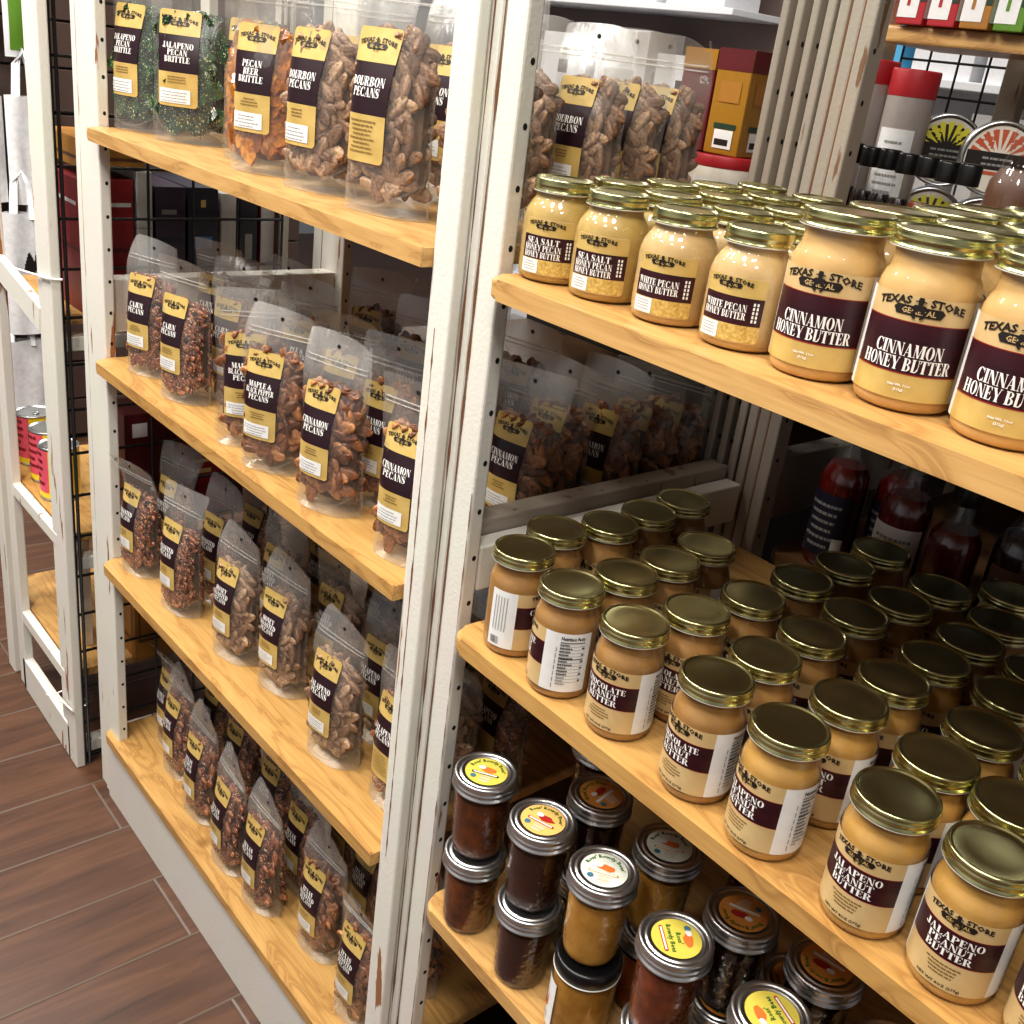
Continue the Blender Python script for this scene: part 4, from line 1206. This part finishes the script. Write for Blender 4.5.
# the jar with a black lid under the golden jam
t = thing('sauce_jar', 'black-lidded jar of golden brown spread with a white label, under the golden jam jar', 'jar', (.997, .014, R3+.0002), math.radians(-40))
sp = [(.024, .0004), (.030, .001), (.0325, .004), (.0330, .008), (.0330, .072), (.0318, .078), (.0300, .082), (.0300, .088)]
inst('spread', jar_fill(inner(sp, .0012, .08), mat_jam('brown_spread', srgb(140, 96, 30), srgb(172, 124, 52), 0), name='spread'), t)
inst('glass', jar_glass(sp), t)
mb = MB(); mb.lathe([(.0325, .0835), (.0336, .0845), (.0336, .0975), (.0322, .0992), (.030, .0996), (.0285, .0986), (.0005, .0986)], 56, 'black_plastic'); mb.lathe([(.0326, .0822), (.0340, .0826), (.0340, .0838), (.0326, .0842)], 56, 'white_rim'); mb.build('lid', t)
mb = MB(); fn = cyl(.0331); band(mb, -.017, .017, .008, .068, fn, 'white_paper', 12)
put(mb, [([(-.002+.008*math.cos(2*PI*i/9)*(1+.2*(i % 2)), .036+.012*math.sin(2*PI*i/9)) for i in range(9)], 'orange_ink', 2), ([(-.004+.004*math.cos(2*PI*i/8), .033+.009*math.sin(2*PI*i/8)) for i in range(8)], 'red_ink', 3)]+lines2d(0, .020, .024, 3, .004, .0014, 'grey_ink', random.Random(3)), fn); mb.build('label', t)

# ------------------------------------------------------------------ goods behind
def carton(name, label, cat, x0, x1, y0, y1, z, h, mat, bands=(), group=None, rz=0, face='+x'):
    """printed box: body plus printed panels on the two faces that show"""
    cx, cy = (x0+x1)/2, (y0+y1)/2; w, d = x1-x0, y1-y0
    t = thing(name, label, cat, (cx, cy, z+.0003), rz, group)
    mb = MB(); mb.box(-w/2, w/2, -d/2, d/2, 0, h, mat, .0015)
    if bands:
        for f in ('+x', '-y'):
            L = d if f == '+x' else w
            for u0, u1, v0, v1, m_, ly in bands:
                p = _rect((u0-.5)*L, v0*h, (u1-.5)*L, v1*h)
                if f == '+x': vs = [(w/2+.0004+ly*.0003, a, b_) for a, b_ in p]
                else: vs = [(a, -d/2-.0004-ly*.0003, b_) for a, b_ in p]
                mb.add(vs, [(0, 1, 2, 3)], m_)
    mb.build('body', t)
    return t
for n_, c in (('c_red', (124, 16, 24)), ('c_red2', (176, 36, 44)), ('c_darkred', (84, 14, 20)), ('c_yellow_shade', (158, 112, 22)), ('c_boxred_shade', (92, 16, 24)), ('c_navy', (30, 26, 44)), ('c_purple', (52, 36, 58)), ('c_grey', (196, 194, 190)), ('c_green', (96, 140, 40)), ('c_tea', (228, 220, 204)),  # the mix boxes' yellow and red are darkened in colour for shade
              ('c_cyan', (90, 180, 224)), ('c_dkgreen', (34, 60, 44)), ('c_amber', (168, 116, 44)), ('c_brown', (92, 60, 40)), ('c_white', (236, 236, 238)), ('c_pink', (226, 90, 110)), ('c_orange', (232, 150, 60)), ('c_blue', (70, 110, 170)), ('c_slat', (84, 66, 58)), ('c_slat2', (132, 112, 106))):
    M[n_] = flat('colour_'+n_[2:], srgb(*c), .45)

# neighbour unit at the far left, with its own cans and boxes
NX0, NX1, NY = -.80, -.40, -.03
U5 = thing('shelving_unit', 'narrow white shelving unit at the left edge with a diagonal brace and cans', 'shelving', (0, 0, 0))
post(U5, [(-.490, -.457, .003), (-.457, -.406, 0)], NY, NY+.018)
post(U5, [(-.795, -.76, .003), (-.76, -.74, 0)], NY, NY+.02)
post(U5, [(-.475, -.428, 0)], .42, .44); post(U5, [(-.80, -.755, 0)], .42, .44)
post(U5, [(-.878, -.83, 0)], NY, NY+.02)
for z_, m_ in ((.53, 'pine'), (.215, 'pine')): 
    board(U5, -.905, -.447, NY+.022, 0, .43, z_, .018, m_, .004)
    rail(U5, -.758, -.444, NY+.002, NY+.020, z_-.03, z_-.002, name='shelf_rail')
rail(U5, -.758, -.444, NY, NY+.02, -.0+.001, .085, name='kick_board')
board(U5, -.74, -.428, NY+.022, 0, .43, .975, .018, 'pine', .004)
for z_ in (.06, .50, .95, 1.6): rail(U5, -.463, -.431, NY+.03, .42, z_-.045, z_+.0-.018)
mb = MB(); mb.tube([(-.80, NY+.008, 1.02), (-.445, NY+.008, .925)], .001, 'white_paint', 4)
def slant(x0, z0_, x1, z1_, wd, y0, y1):
    d = Vector((x1-x0, 0, z1_-z0_)).normalized(); nrm = Vector((-d.z, 0, d.x))*wd/2
    vs = [Vector((x0, y, z0_))+s_*nrm for y in (y0, y1) for s_ in (-1, 1)]+[Vector((x1, y, z1_))+s_*nrm for y in (y0, y1) for s_ in (-1, 1)]
    return vs, [(0, 1, 3, 2), (4, 6, 7, 5), (0, 4, 5, 1), (2, 3, 7, 6), (0, 2, 6, 4), (1, 5, 7, 3)]
mb = MB(); vs, fs = slant(-.80, 1.004, -.485, .952, .046, NY+.001, NY+.017); mb.add(vs, fs, 'white_paint'); mb.build('brace', U5)
# black wire panel filling the gap between the two units
mb = MB()
z = .02
while z < 2.0:
    mb.tube([(-.414, -.009, z), (-.414, .415, z)], .0028, 'wire', 6); z += .0866
for i, y in enumerate([-.009, -.001, .0765, .148, .234, .320, .405, .415]):
    mb.tube([(-.416+.004*(i % 2), y, .0), (-.416+.004*(i % 2), y, 2.0)], .0034 if i in (0, 1) else .0028, 'wire', 6)
tag(mb.build('wire_panel'), 'black wire grid panel standing in the gap left of the pecan unit', 'wire panel')
mb = MB(); mb.tube([(-.400, -.034, .152), (-.43, -.036, .148), (-.495, -.036, .14), (-.496, -.004, .146), (-.42, .004, .150), (-.404, -.008, .156)], .0022, 'white_ink', 6); mb.tube([(-.44, -.036, .146), (-.52, -.05, .128)], .0012, 'white_ink', 5)
tag(mb.build('cable_tie'), 'white cable tie holding the wire grid to the left unit near the floor', 'cable tie')
mb = MB(); mb.tube([(-.40, -.012, 1.045), (-.404, -.034, 1.046), (-.492, -.034, 1.035), (-.56, -.045, 1.03)], .0022, 'white_ink', 6)
tag(mb.build('cable_tie'), 'white cable tie round the neighbouring post beside the diagonal brace', 'cable tie')
# boxes on the neighbour shelf, seen through the wire
zb = .9755
carton('gift_box', 'red box with white lid flap behind the wire grid, nearest the left post', 'box', -.60, -.43, .03, .128, zb, .235, 'c_red', [(0, 1, .46, .49, 'c_darkred', 1), (.35, .95, .80, .83, 'c_grey', 1)])
carton('gift_box', 'pale grey slim box right of the red box behind the wire grid', 'box', -.60, -.428, .134, .162, zb, .25, 'c_grey', [(0, 1, .6, .61, 'grey_ink', 1)])
carton('gift_box', 'dark purple box with faint print behind the wire grid', 'box', -.60, -.43, .168, .225, zb, .225, 'c_purple', [(.1, .9, .55, .60, 'c_navy', 1), (.2, .7, .78, .82, 'grey_ink', 1)])
carton('gift_box', 'navy box with small gold emblem behind the wire grid', 'box', -.60, -.43, .230, .290, zb, .225, 'c_navy', [(.42, .58, .84, .9, 'gold_paper', 1), (.2, .8, .5, .6, 'c_blue', 1)])
carton('gift_box', 'slim pale box between the navy boxes behind the wire grid', 'box', -.60, -.428, .296, .328, zb, .215, 'c_grey')
carton('gift_box', 'dark box with white script behind the wire grid, toward the back', 'box', -.60, -.43, .334, .372, zb, .225, 'c_navy', [(.3, .7, .4, .62, 'grey_ink', 1)])
carton('gift_box', 'rearmost pale box with red edge behind the wire grid', 'box', -.60, -.428, .378, .415, zb, .21, 'c_grey', [(.75, 1, 0, 1, 'c_red', 1)])
t = carton('wooden_tray', 'amber wooden tray lying on the red and grey boxes behind the wire', 'tray', -.60, -.43, .035, .150, zb+.2515, .05, 'c_amber', [(0, 1, .3, .4, 'c_brown', 1)])
zc = .5305
for i, (y0, y1, m_) in enumerate(((.10, .20, 'c_darkred'), (.205, .31, 'c_red'), (.315, .41, 'c_darkred'))):
    carton('gift_box', ['dark red box with a price tag behind the wire, low by the left post', 'red box with gold script seen under the second pecan shelf', 'dark red box furthest back under the second pecan shelf'][i], 'box', -.53, -.43, y0, y1, zc, .24, m_,
           [(.3, .75, .5, .53, 'gold_paper', 1), (.4, .7, .4, .44, 'gold_paper', 1)] if i == 1 else [(.15, .45, .8, .92, 'white_paper', 1)] if i == 0 else [])
for i, (y0, y1) in enumerate(((.11, .20), (.21, .31))):
    carton('cardboard_box', ['tan box behind the wire near the floor, left one', 'tan box behind the wire near the floor, right one'][i], 'box', -.56, -.43, y0, y1, .2155, .20, 'c_amber', [(.1, .9, .2, .23, 'c_brown', 1), (.1, .13, .2, .9, 'c_brown', 1), (.87, .9, .2, .9, 'c_brown', 1)])
# cans
CANP = [(.038, .0), (.0405, .0008), (.0405, .004), (.0395, .005)]
def can(x, y, z, label, wrap):
    t = thing('food_can', label, 'can', (x, y, z+.0003), rnd.uniform(-.3, .1), 'yellow and pink cans on the far left shelf')
    mb = MB(); mb.lathe(CANP+[(.0395, .112), (.0405, .113), (.0405, .116), (.0385, .1165), (.0375, .1145), (.030, .1140), (.0005, .1140)], 44, 'steel'); mb.build('tin', t)
    mb = MB(); fn = cyl(.0397); q = .0397
    band(mb, -q*3.1, -q*.9, .006, .111, fn, 'c_canyellow', 20); band(mb, -q*.9, q*.9, .006, .018, fn, 'c_canyellow', 20); band(mb, -q*.9, q*.9, .018, .111, fn, 'c_pink', 20); band(mb, q*.9, q*3.1, .006, .111, fn, 'c_canyellow', 20)
    art = []
    rr = random.Random(9)
    for k in range(5): art += [(p, 'c_red', 2) for p, _, _ in lines2d(0, .098-k*.016, q*1.4, 1, .01, .007, 'c_red', rr)]
    art += [(p, 'black_ink', 2) for p, _, _ in lines2d(-q*1.5, .098, q*.8, 9, .010, .004, 'black_ink', rr)]
    put(mb, art, fn); mb.build('label', t)
    mb = MB(); mb.lathe([(.0062, .1141), (.0085, .1153), (.0062, .1165), (.0052, .1153), (.0062, .1141)], 16, 'steel', .010, 0, 0); mb.build('pull_tab', t)
    return t
M['c_canyellow'] = flat('colour_can_yellow', srgb(240, 214, 40), .4)
can(-.849, .056, .53, 'yellow and pink food can at the back left of the far left shelf', 0)
can(-.742, .052, .53, 'yellow and pink food can in the middle of the far left shelf', 0)
can(-.640, .040, .53, 'yellow and pink food can cut off by the white neighbouring post', 0)
# little wooden rack on the low shelf
t = thing('wooden_rack', 'small unpainted wooden rack with cut-out letters on the low left shelf', 'rack', (-.565, .055, .2155), math.radians(-10))
mb = MB()
for sx in (-.03, .03): mb.box(sx-.004, sx+.004, -.008, .008, 0, .27, 'c_tea', .001)
mb.build('upright', t)
mb = MB()
for k in range(6): mb.box(-.026, .026, -.006, .006, .02+k*.045, .032+k*.045, 'c_tea', .001)
mb.build('rung', t)
mb = MB()
for k in range(5): mb.box(-.012, .014, -.0075, -.0062, .038+k*.045, .060+k*.045, 'black_ink', 0)
mb.build('letter_panel', t)
# tote bags hanging on a dark slat wall far left
mb = MB()
for k in range(17): mb.box(-2.30, -2.275, -.5, 1.5, .02+k*.14, .153+k*.14, 'c_slat', .002)
mb.box(-2.34, -2.301, -.5, 1.5, 0, 2.45, 'black_ink', 0)
o = mb.build('wall_slats'); o['kind'] = 'structure'
M['canvas'] = mat_noise('white_canvas', srgb(226, 226, 226), srgb(244, 244, 244), 60, .8, 0, .3)
def tote(x, y, z, w, h, label, art=0, rz=0):
    t = thing('tote_bag', label, 'tote bag', (x, y, z), rz, 'white tote bags hanging on the slat wall')
    mb = MB()
    def f(sd):
        def g(u, v):
            xx = (u-.5)*w; zz = v*h
            return (xx, sd*(.02+.012*math.sin(u*7+v*3)*math.sin(v*4))*(1-abs(2*u-1)**3)-.03, zz)
        return g
    mb.grid(f(-1), 12, 12, 'canvas'); mb.grid(f(1), 12, 12, 'canvas'); mb.build('bag_body', t)
    for sd in (-1, 1):
        mb = MB(); mb.tube([(-w*.22, -.03+sd*.012, h-.02), (-w*.16, -.03+sd*.01, h+.09), (0, -.03+sd*.006, h+.13), (w*.16, -.03+sd*.01, h+.09), (w*.22, -.03+sd*.012, h-.02)], .010, 'canvas', 6); mb.build('strap', t)
    if art:
        mb = MB(); a = []
        P = lambda l: [(q*w, q2*h) for q, q2 in l]
        a.append((P([(-.12, .55), (.02, .7), (.14, .62), (.24, .74), (.26, .6), (.12, .52)]), 'black_ink', 1)); a.append((P([(-.2, .44), (.28, .44), (.28, .51), (-.2, .51)]), 'black_ink', 1))
        put(mb, a, lambda q, q2, l: (q, -.066-l, q2)); mb.build('print', t)
    return t
mb = None
tote(-2.24, .33, .865, .16, .32, 'white tote bag in the upper row at the left picture edge', 0, PI/2)
tote(-2.235, .475, .86, .12, .33, 'white tote bag in the upper row, right of the one at the edge', 0, PI/2)
tote(-2.235, .30, .44, .16, .39, 'white tote bag in the middle row at the left picture edge', 0, PI/2)
tote(-2.225, .445, .435, .13, .40, 'white tote bag printed with a black figure and bar, middle row', 1, PI/2)
tote(-2.24, .42, .08, .16, .33, 'plain white tote bag lowest, seen under the diagonal brace', 0, PI/2)
for i, (y, m_, l_) in enumerate(((.375, 'c_green', 'green snack pack hanging at the top left corner'), (.475, 'c_green', 'green and white snack pack hanging at the top, next to the post'))):
    t = thing('snack_pack', l_, 'snack pack', (-2.235, y, 1.30), PI/2, 'snack packs hanging on the slat wall')
    mb = MB(); mb.grid(lambda u, v: ((u-.5)*.085, -.01-.012*math.sin(PI*u)*math.sin(PI*v), v*.22), 8, 8, 'c_white'); mb.grid(lambda u, v: ((u-.5)*.085, -.01+.012*math.sin(PI*u)*math.sin(PI*v), v*.22), 8, 8, 'c_white'); mb.build('packet', t)
    mb = MB(); mb.grid(lambda u, v: ((u-.5)*.055, -.0112-.012*math.sin(PI*(.2+.6*u))*math.sin(PI*(.1+.8*v)), .02+v*.18), 6, 6, m_); mb.build('print', t)

# goods on the rear shelves, right of and beside the post bundle
zt = R1+.0003
def canister(x, y, z, r, h, mat, label, name='canister', top=.17, paper=True, group=None):
    t = thing(name, label, 'canister', (x, y, z), rnd.uniform(-.5, .5), group)
    mb = MB(); mb.lathe([(r*.9, 0), (r, .002), (r, h*.985), (r*.97, h), (.0005, h)], 40, mat, cap0=True); mb.build('body', t)
    mb = MB(); mb.lathe([(r*1.012, h*(1-top)), (r*1.02, h*(1-top)+.001), (r*1.02, h+.001), (r*.99, h+.003), (r*.95, h+.001), (.0005, h+.001)], 40, 'c_red2'); mb.build('lid', t)
    mb = MB(); fn = cyl(r*1.003); band(mb, -r*.7, r*.9, h*.12, h*.7, fn, 'white_paper', 12)
    put(mb, lines2d(r*.1, h*.62, r*1.2, 9, h*.045, h*.014, 'grey_ink', random.Random(4)), fn); mb.build('label', t)
    return t
M['c_can'] = flat('colour_canister_grey', srgb(166, 156, 150), .35)
canister(.668, .650, zt, .0285, .224, 'c_can', 'pale canister with red lid just right of the rear post bundle', top=.11, group='pale canisters with red lids')
canister(.728, .648, zt, .0285, .217, 'c_can', 'pale canister with red lid, the right one of the pair', top=.13, group='pale canisters with red lids')
canister(.535, .56, zt, .050, .088, 'c_tea', 'squat white tub with red lid under the red and yellow boxes', 'tub', .14)
BX = [(0, 1, .80, 1, 'c_yellow_shade', 1), (.25, .8, .06, .24, 'white_paper', 2), (.2, .85, .25, .3, 'c_dkgreen', 2), (.3, .7, .09, .15, 'black_ink', 3), (.2, .8, .55, .7, 'c_darkred', 2)]
carton('boxed_mix', 'tall dark red box with yellow top left of the rear post bundle', 'box', .452, .508, .535, .60, zt+.0905, .125, 'c_boxred_shade', BX)
carton('boxed_mix', 'tall yellow box with dark red top beside the rear post bundle', 'box', .515, .572, .53, .60, zt+.0905, .128, 'c_yellow_shade', [(0, 1, .80, 1, 'c_boxred_shade', 1)]+BX[1:4]+[(.2, .8, .5, .7, 'c_amber', 2)])
canister(.43, .575, zt, .048, .088, 'c_tea', 'squat white tub with red lid behind, mostly hidden by bags', 'tub', .14)
# row of little bottles with black caps
M['hot_sauce'] = mat_jam('amber_sauce', srgb(50, 18, 8), srgb(150, 66, 22), 0); M['dark_sauce'] = mat_jam('dark_sauce', srgb(16, 7, 6), srgb(40, 14, 10), 0)
def bottle(x, y, z, r, h, fill, label, group, neck=.42, capr=.6, caph=.16, lab=None, cat='bottle', name='sauce_bottle', rz=0):
    t = thing(name, label, cat, (x, y, z), rz, group)
    hb = h*(1-caph); pr = [(r*.7, .0004), (r*.92, .001), (r, .005), (r, h*.50), (r*.96, h*.56), (r*.75, h*.62), (r*neck, h*.70), (r*neck*.95, hb+.004)]
    mb = MB(); mb.lathe(pr, 32, 'glass'); mb.build('glass', t)
    mb = MB(); mb.lathe(inner(pr, .001, h*.68), 32, fill, cap0=True, cap1=True); mb.build('sauce', t)
    mb = MB(); mb.lathe([(r*capr*.98, hb), (r*capr, hb+.001), (r*capr, h-.002), (r*capr*.92, h), (.0005, h)], 32, 'black_plastic'); mb.build('cap', t)
    if lab:
        mb = MB(); fn = cyl(r*1.004); band(mb, -r*1.1, r*1.1, h*.08, h*.46, fn, lab, 12); put(mb, lines2d(0, h*.38, r*1.5, 6, h*.05, h*.018, 'grey_ink', random.Random(2))+[(_rect(r*.6, h*.09, r*1.05, h*.2), 'white_paper', 2)], fn); mb.build('label', t)
    return t
for i in range(8):
    bottle(.690+i*.0295, .575-.008*i, zt, .0140, .130+.001*(i % 2), 'hot_sauce' if i > 4 else 'dark_sauce', 'little black-capped sauce bottle, %s from the post bundle in its row' % NUM[i], 'little black-capped sauce bottles', .80, .86, .17)
bottle(.965, .50, zt, .034, .215, 'c_brown', 'clear bottle with black cap at the right picture edge', None, .62, .50, .14, name='clear_bottle')
# round tins with fan emblem
def fan_tin(x, y, mat, label, rz, z0t=zt):
    t = thing('round_tin', label, 'tin', (x, y, z0t), rz, 'round tins with a fan emblem'); R = .043
    mb = MB(); vs = []; n = 36
    prof = [(R*.2, -.012), (R, -.012), (R*1.03, -.010), (R*1.03, .010), (R, .012), (R*.94, .012), (R*.92, .009), (.0005, .009)]
    def L(r, d): return [(r*math.cos(2*PI*i/n), d, R*1.03+r*math.sin(2*PI*i/n)) for i in range(n)]
    for j, (r, d) in enumerate(prof): vs += L(r, -d)
    mb.add(vs, [(j*n+i, j*n+(i+1) % n, (j+1)*n+(i+1) % n, (j+1)*n+i) for j in range(len(prof)-1) for i in range(n)], 'steel', True); mb.build('case', t)
    mb = MB(); z0_ = R*1.03
    art = [([(R*.9*math.cos(2*PI*i/n), R*.9*math.sin(2*PI*i/n)) for i in range(n)], 'c_tea', 0), ([(R*.9*math.cos(PI*i/18), -.004+R*.82*math.sin(PI*i/18)) for i in range(19)], 'black_ink' if mat == 'c_fan' else 'c_tea', 1)]
    for k in range(9):
        a = math.radians(16+148*k/8); a1, a2 = a-.11, a+.11
        art.append(([(R*.25*math.cos(a), R*.25*math.sin(a)), (R*.82*math.cos(a1), R*.80*math.sin(a1)), (R*.82*math.cos(a2), R*.80*math.sin(a2))], mat, 2))
    art.append((_rect(-R*.86, -R*.28, R*.86, R*.18), 'black_ink', 3)); art += lines2d(0, -R*.02, R*1.3, 2, R*.16, R*.06, 'grey_ink', random.Random(8), 4); art.append((_rect(-R*.5, -R*.42, R*.5, -R*.33), mat, 3))
    put(mb, art, lambda a, b_, l: (a, -.0093-l, z0_+b_)); mb.build('label', t)
M['c_fan'] = flat('colour_fan_yellow', srgb(236, 226, 70), .4); M['c_fan2'] = flat('colour_fan_red', srgb(196, 92, 60), .4)
zu = zt+.0889
fan_tin(.752, .715, 'c_fan', 'upper round silver tin with a bright yellow fan emblem', math.radians(35), zu)
fan_tin(.752, .715, 'c_fan', 'lower round silver tin with yellow fan, hidden behind the black caps', math.radians(35))
fan_tin(.836, .690, 'c_fan2', 'upper round silver tin with a rust red fan emblem', math.radians(35), zu)
fan_tin(.836, .690, 'c_fan2', 'lower round silver tin with rust fan, behind the black caps', math.radians(35))
# short upper shelf with cartons of tea
U6 = thing('wall_shelf', 'short pine shelf on white brackets carrying a row of tea cartons', 'shelf', (0, 0, 0))
board(U6, .585, .90, .745, .05, .93, 1.595, .022, 'pine_pale', .006)
post(U6, [(.535, .575, 0)], .80, .835, None, 'white_paint', z0=1.3185); post(U6, [(.905, .935, 0)], .70, .76, None, 'bare_wood', z0=1.3185); post(U6, [(.70, .735, 0)], 1.03, 1.05, None, 'shaded_paint', z0=1.3185)
for i, (c, d) in enumerate((('c_red2', 'red'), ('c_red2', 'red'), ('c_amber', 'orange'), ('c_green', 'green'), ('c_green', 'green'))):
    carton('tea_carton', ['leftmost red and white tea carton on the short upper shelf', 'second red and white tea carton on the short upper shelf', 'orange and white tea carton in the middle of the upper shelf', 'green and white tea carton right of the orange one', 'green and white tea carton at the picture edge'][i], 'carton',
           .606+i*.046, .645+i*.046, .765, .84, 1.5955, .14, c, [(.0, .74, .06, 1, 'white_paper', 1), (.0, .74, .36, .38, 'black_ink', 2), (.3, .42, .16, .28, c, 2), (.76, .98, .2, .95, 'c_dkgreen', 1), (.8, .98, .3, .5, 'c_orange', 2)], 'tea cartons on the short upper shelf')
mb = MB()
for k in range(15): mb.tube([(.42+k*.052, 1.10, .0), (.42+k*.052, 1.10, 2.0)], .0020, 'wire', 5)
for k in range(18): mb.tube([(.42, 1.10, 1.1+k*.052), (1.148, 1.10, 1.1+k*.052)], .0020, 'wire', 5)
tag(mb.build('wire_panel'), 'black wire grid panel behind the tea shelf, bright store beyond', 'wire panel')
# red sauce bottles on the dark rear shelf
M['red_sauce'] = mat_jam('red_sauce', srgb(74, 8, 6), srgb(104, 14, 9), 0)
for i, (x, y, f, lb) in enumerate(((.850, .515, 'red_sauce', 'c_navy'), (.905, .555, 'red_sauce', 'c_navy'), (.945, .500, 'red_sauce', 'white_paper'), (1.01, .50, 'red_sauce', None), (1.075, .52, 'dark_sauce', 'c_brown'), (1.14, .50, 'dark_sauce', 'c_grey'), (1.20, .47+.03, 'red_sauce', None))):
    bottle(x, y, .9553, .030, .215 if i != 3 else .19, f, ['red sauce bottle with dark label, leftmost in the dark behind the jars', 'red sauce bottle with dark label, second in the dark row', 'red sauce bottle with white label strip in the dark row', 'plain red sauce bottle right behind the jar lids', 'dark bottle with brown label behind the jars', 'dark bottle with grey label strip behind the jars', 'bright red bottle at the right edge behind the jars'][i], 'bottles in the dark behind the jars', .45, .56, .22, lb, rz=rnd.uniform(-.2, .6))
# far end of the store
def fixture(name, label, cat, x, y, w, h, d, rows, cols_, mat, seed, goods):
    t = thing(name, label, cat, (x, y, 0)); r = random.Random(seed)
    mb = MB(); mb.box(-w/2, w/2, d-.03, d, 0, h, mat, .004); mb.build('back_panel', t)
    for k in range(rows+1):
        mb = MB(); mb.box(-w/2, w/2, 0, d-.03, h*k/rows*.96+.02, h*k/rows*.96+.045, 'c_white', .003); mb.build('shelf', t)
    return t
fixture('display_rack', 'dark slat display with white boxes at the far wall behind the pouches', 'display', -2.25, 2.9, 1.55, 2.23, .4, 5, 1, 'c_slat2', 1, 0)
for k in range(5):
    for i in range(4):
        zz = 2.23*k/5*.96+.0455
        carton('white_box', 'small white box, %s along the %s shelf of the far slat display' % (NUM[i], NUM[k]), 'box', -2.97+i*.37, -2.66+i*.37, 2.93, 3.15, zz, .24+.04*((i+k) % 3), 'c_white', [(.2, .8, .3, .5, 'c_grey', 1)] if (i+k) % 2 else [(.4, .6, .4, .6, 'c_navy', 1)], 'white boxes on the far slat display')
mb = MB(); 
for k in range(3): mb.box(-1.11+k*.035, -1.085+k*.035, 2.86-.02*k, 2.9, 0, 2.6, 'c_tea', .003)
o = mb.build('trim_1'); o['kind'] = 'structure'
fixture('display_rack', 'bright white store rack with blue and white packs beyond the wire grid', 'display', .0, 2.55, 1.5, 2.4, .4, 6, 1, 'c_white', 2, 0)
for k in range(6):
    for i in range(6):
        zz = 2.4*k/6*.96+.0455; c = ('c_white', 'c_cyan', 'c_grey', 'c_blue', 'c_white', 'c_grey', 'c_navy')[(i*3+k*2) % 7]
        carton('packet', '%s pack, %s along the %s shelf of the bright far rack' % ({'c_white': 'white', 'c_cyan': 'cyan', 'c_grey': 'grey', 'c_blue': 'blue', 'c_orange': 'orange', 'c_navy': 'navy'}[c], NUM[i], NUM[k]), 'packet', -.70+i*.24, -.50+i*.24, 2.58, 2.80, zz, .20+.05*((i+k) % 3), c, [(.2, .8, .4, .7, 'c_white' if c != 'c_white' else 'c_blue', 1)], 'packs on the bright far rack')

# ------------------------------------------------------------------ light
def lamp(x, y, size, power, col=(1, .965, .915), z=2.97, rot=(0, 0, 0)):
    l = bpy.data.lights.new('ceiling_light', 'AREA'); l.shape = 'DISK'; l.size = size; l.energy = power; l.color = col
    o = bpy.data.objects.new('ceiling_light', l); COL.objects.link(o); o.location = (x, y, z); o.rotation_euler = rot; return o
for x, y, p in ((-2.4, -1.1, 22), (-1.5, -.75, 27), (-.7, -1.2, 30), (.05, -.75, 27), (.8, -1.2, 27), (1.5, -.8, 22), (2.3, -1.2, 18), (-.2, -1.8, 12), (1.2, -1.8, 10)):
    lamp(x, y, .34, p)
for x, y, p in ((-1.75, -.25, 34), (-2.2, 1.9, 40), (-.6, 2.2, 16), (.4, 3.6, 14), (-3.4, 3.4, 16)):  # first lamp added to brighten the totes, second strengthened for the far display
    lamp(x, y, .4, p, (1, .97, .93))
wd = bpy.data.worlds.new('World'); scn.world = wd; wd.use_nodes = True
bg = wd.node_tree.nodes['Background']; bg.inputs[0].default_value = (1, .96, .9, 1); bg.inputs[1].default_value = .03

# ------------------------------------------------------------------ camera
R_ = ((0.6305264147103303, 0.7668152990166626, 0.1201280048386863), (0.37948726208819633, -0.16955450909468822, -0.9095277270971261), (-0.6770715311289806, 0.6190683045025369, -0.39790523506861863))
cam = bpy.data.cameras.new('camera'); co = bpy.data.objects.new('camera', cam); COL.objects.link(co)
mw = Matrix(((R_[0][0], -R_[1][0], -R_[2][0], 1.48591857), (R_[0][1], -R_[1][1], -R_[2][1], -.61322142), (R_[0][2], -R_[1][2], -R_[2][2], 1.4991324), (0, 0, 0, 1)))
co.matrix_world = mw
cam.sensor_fit = 'HORIZONTAL'; cam.sensor_width = 36; cam.lens = 36*1051.356/1024; cam.clip_start = .02; cam.clip_end = 60
scn.camera = co
scn.cycles.transparent_max_bounces = 48; scn.cycles.max_bounces = 8; scn.cycles.glossy_bounces = 4; scn.cycles.diffuse_bounces = 4
scn.cycles.caustics_reflective = False; scn.cycles.caustics_refractive = False
scn.view_settings.view_transform = 'Standard'; scn.view_settings.look = 'None'; scn.view_settings.exposure = 0.1; scn.view_settings.gamma = .93
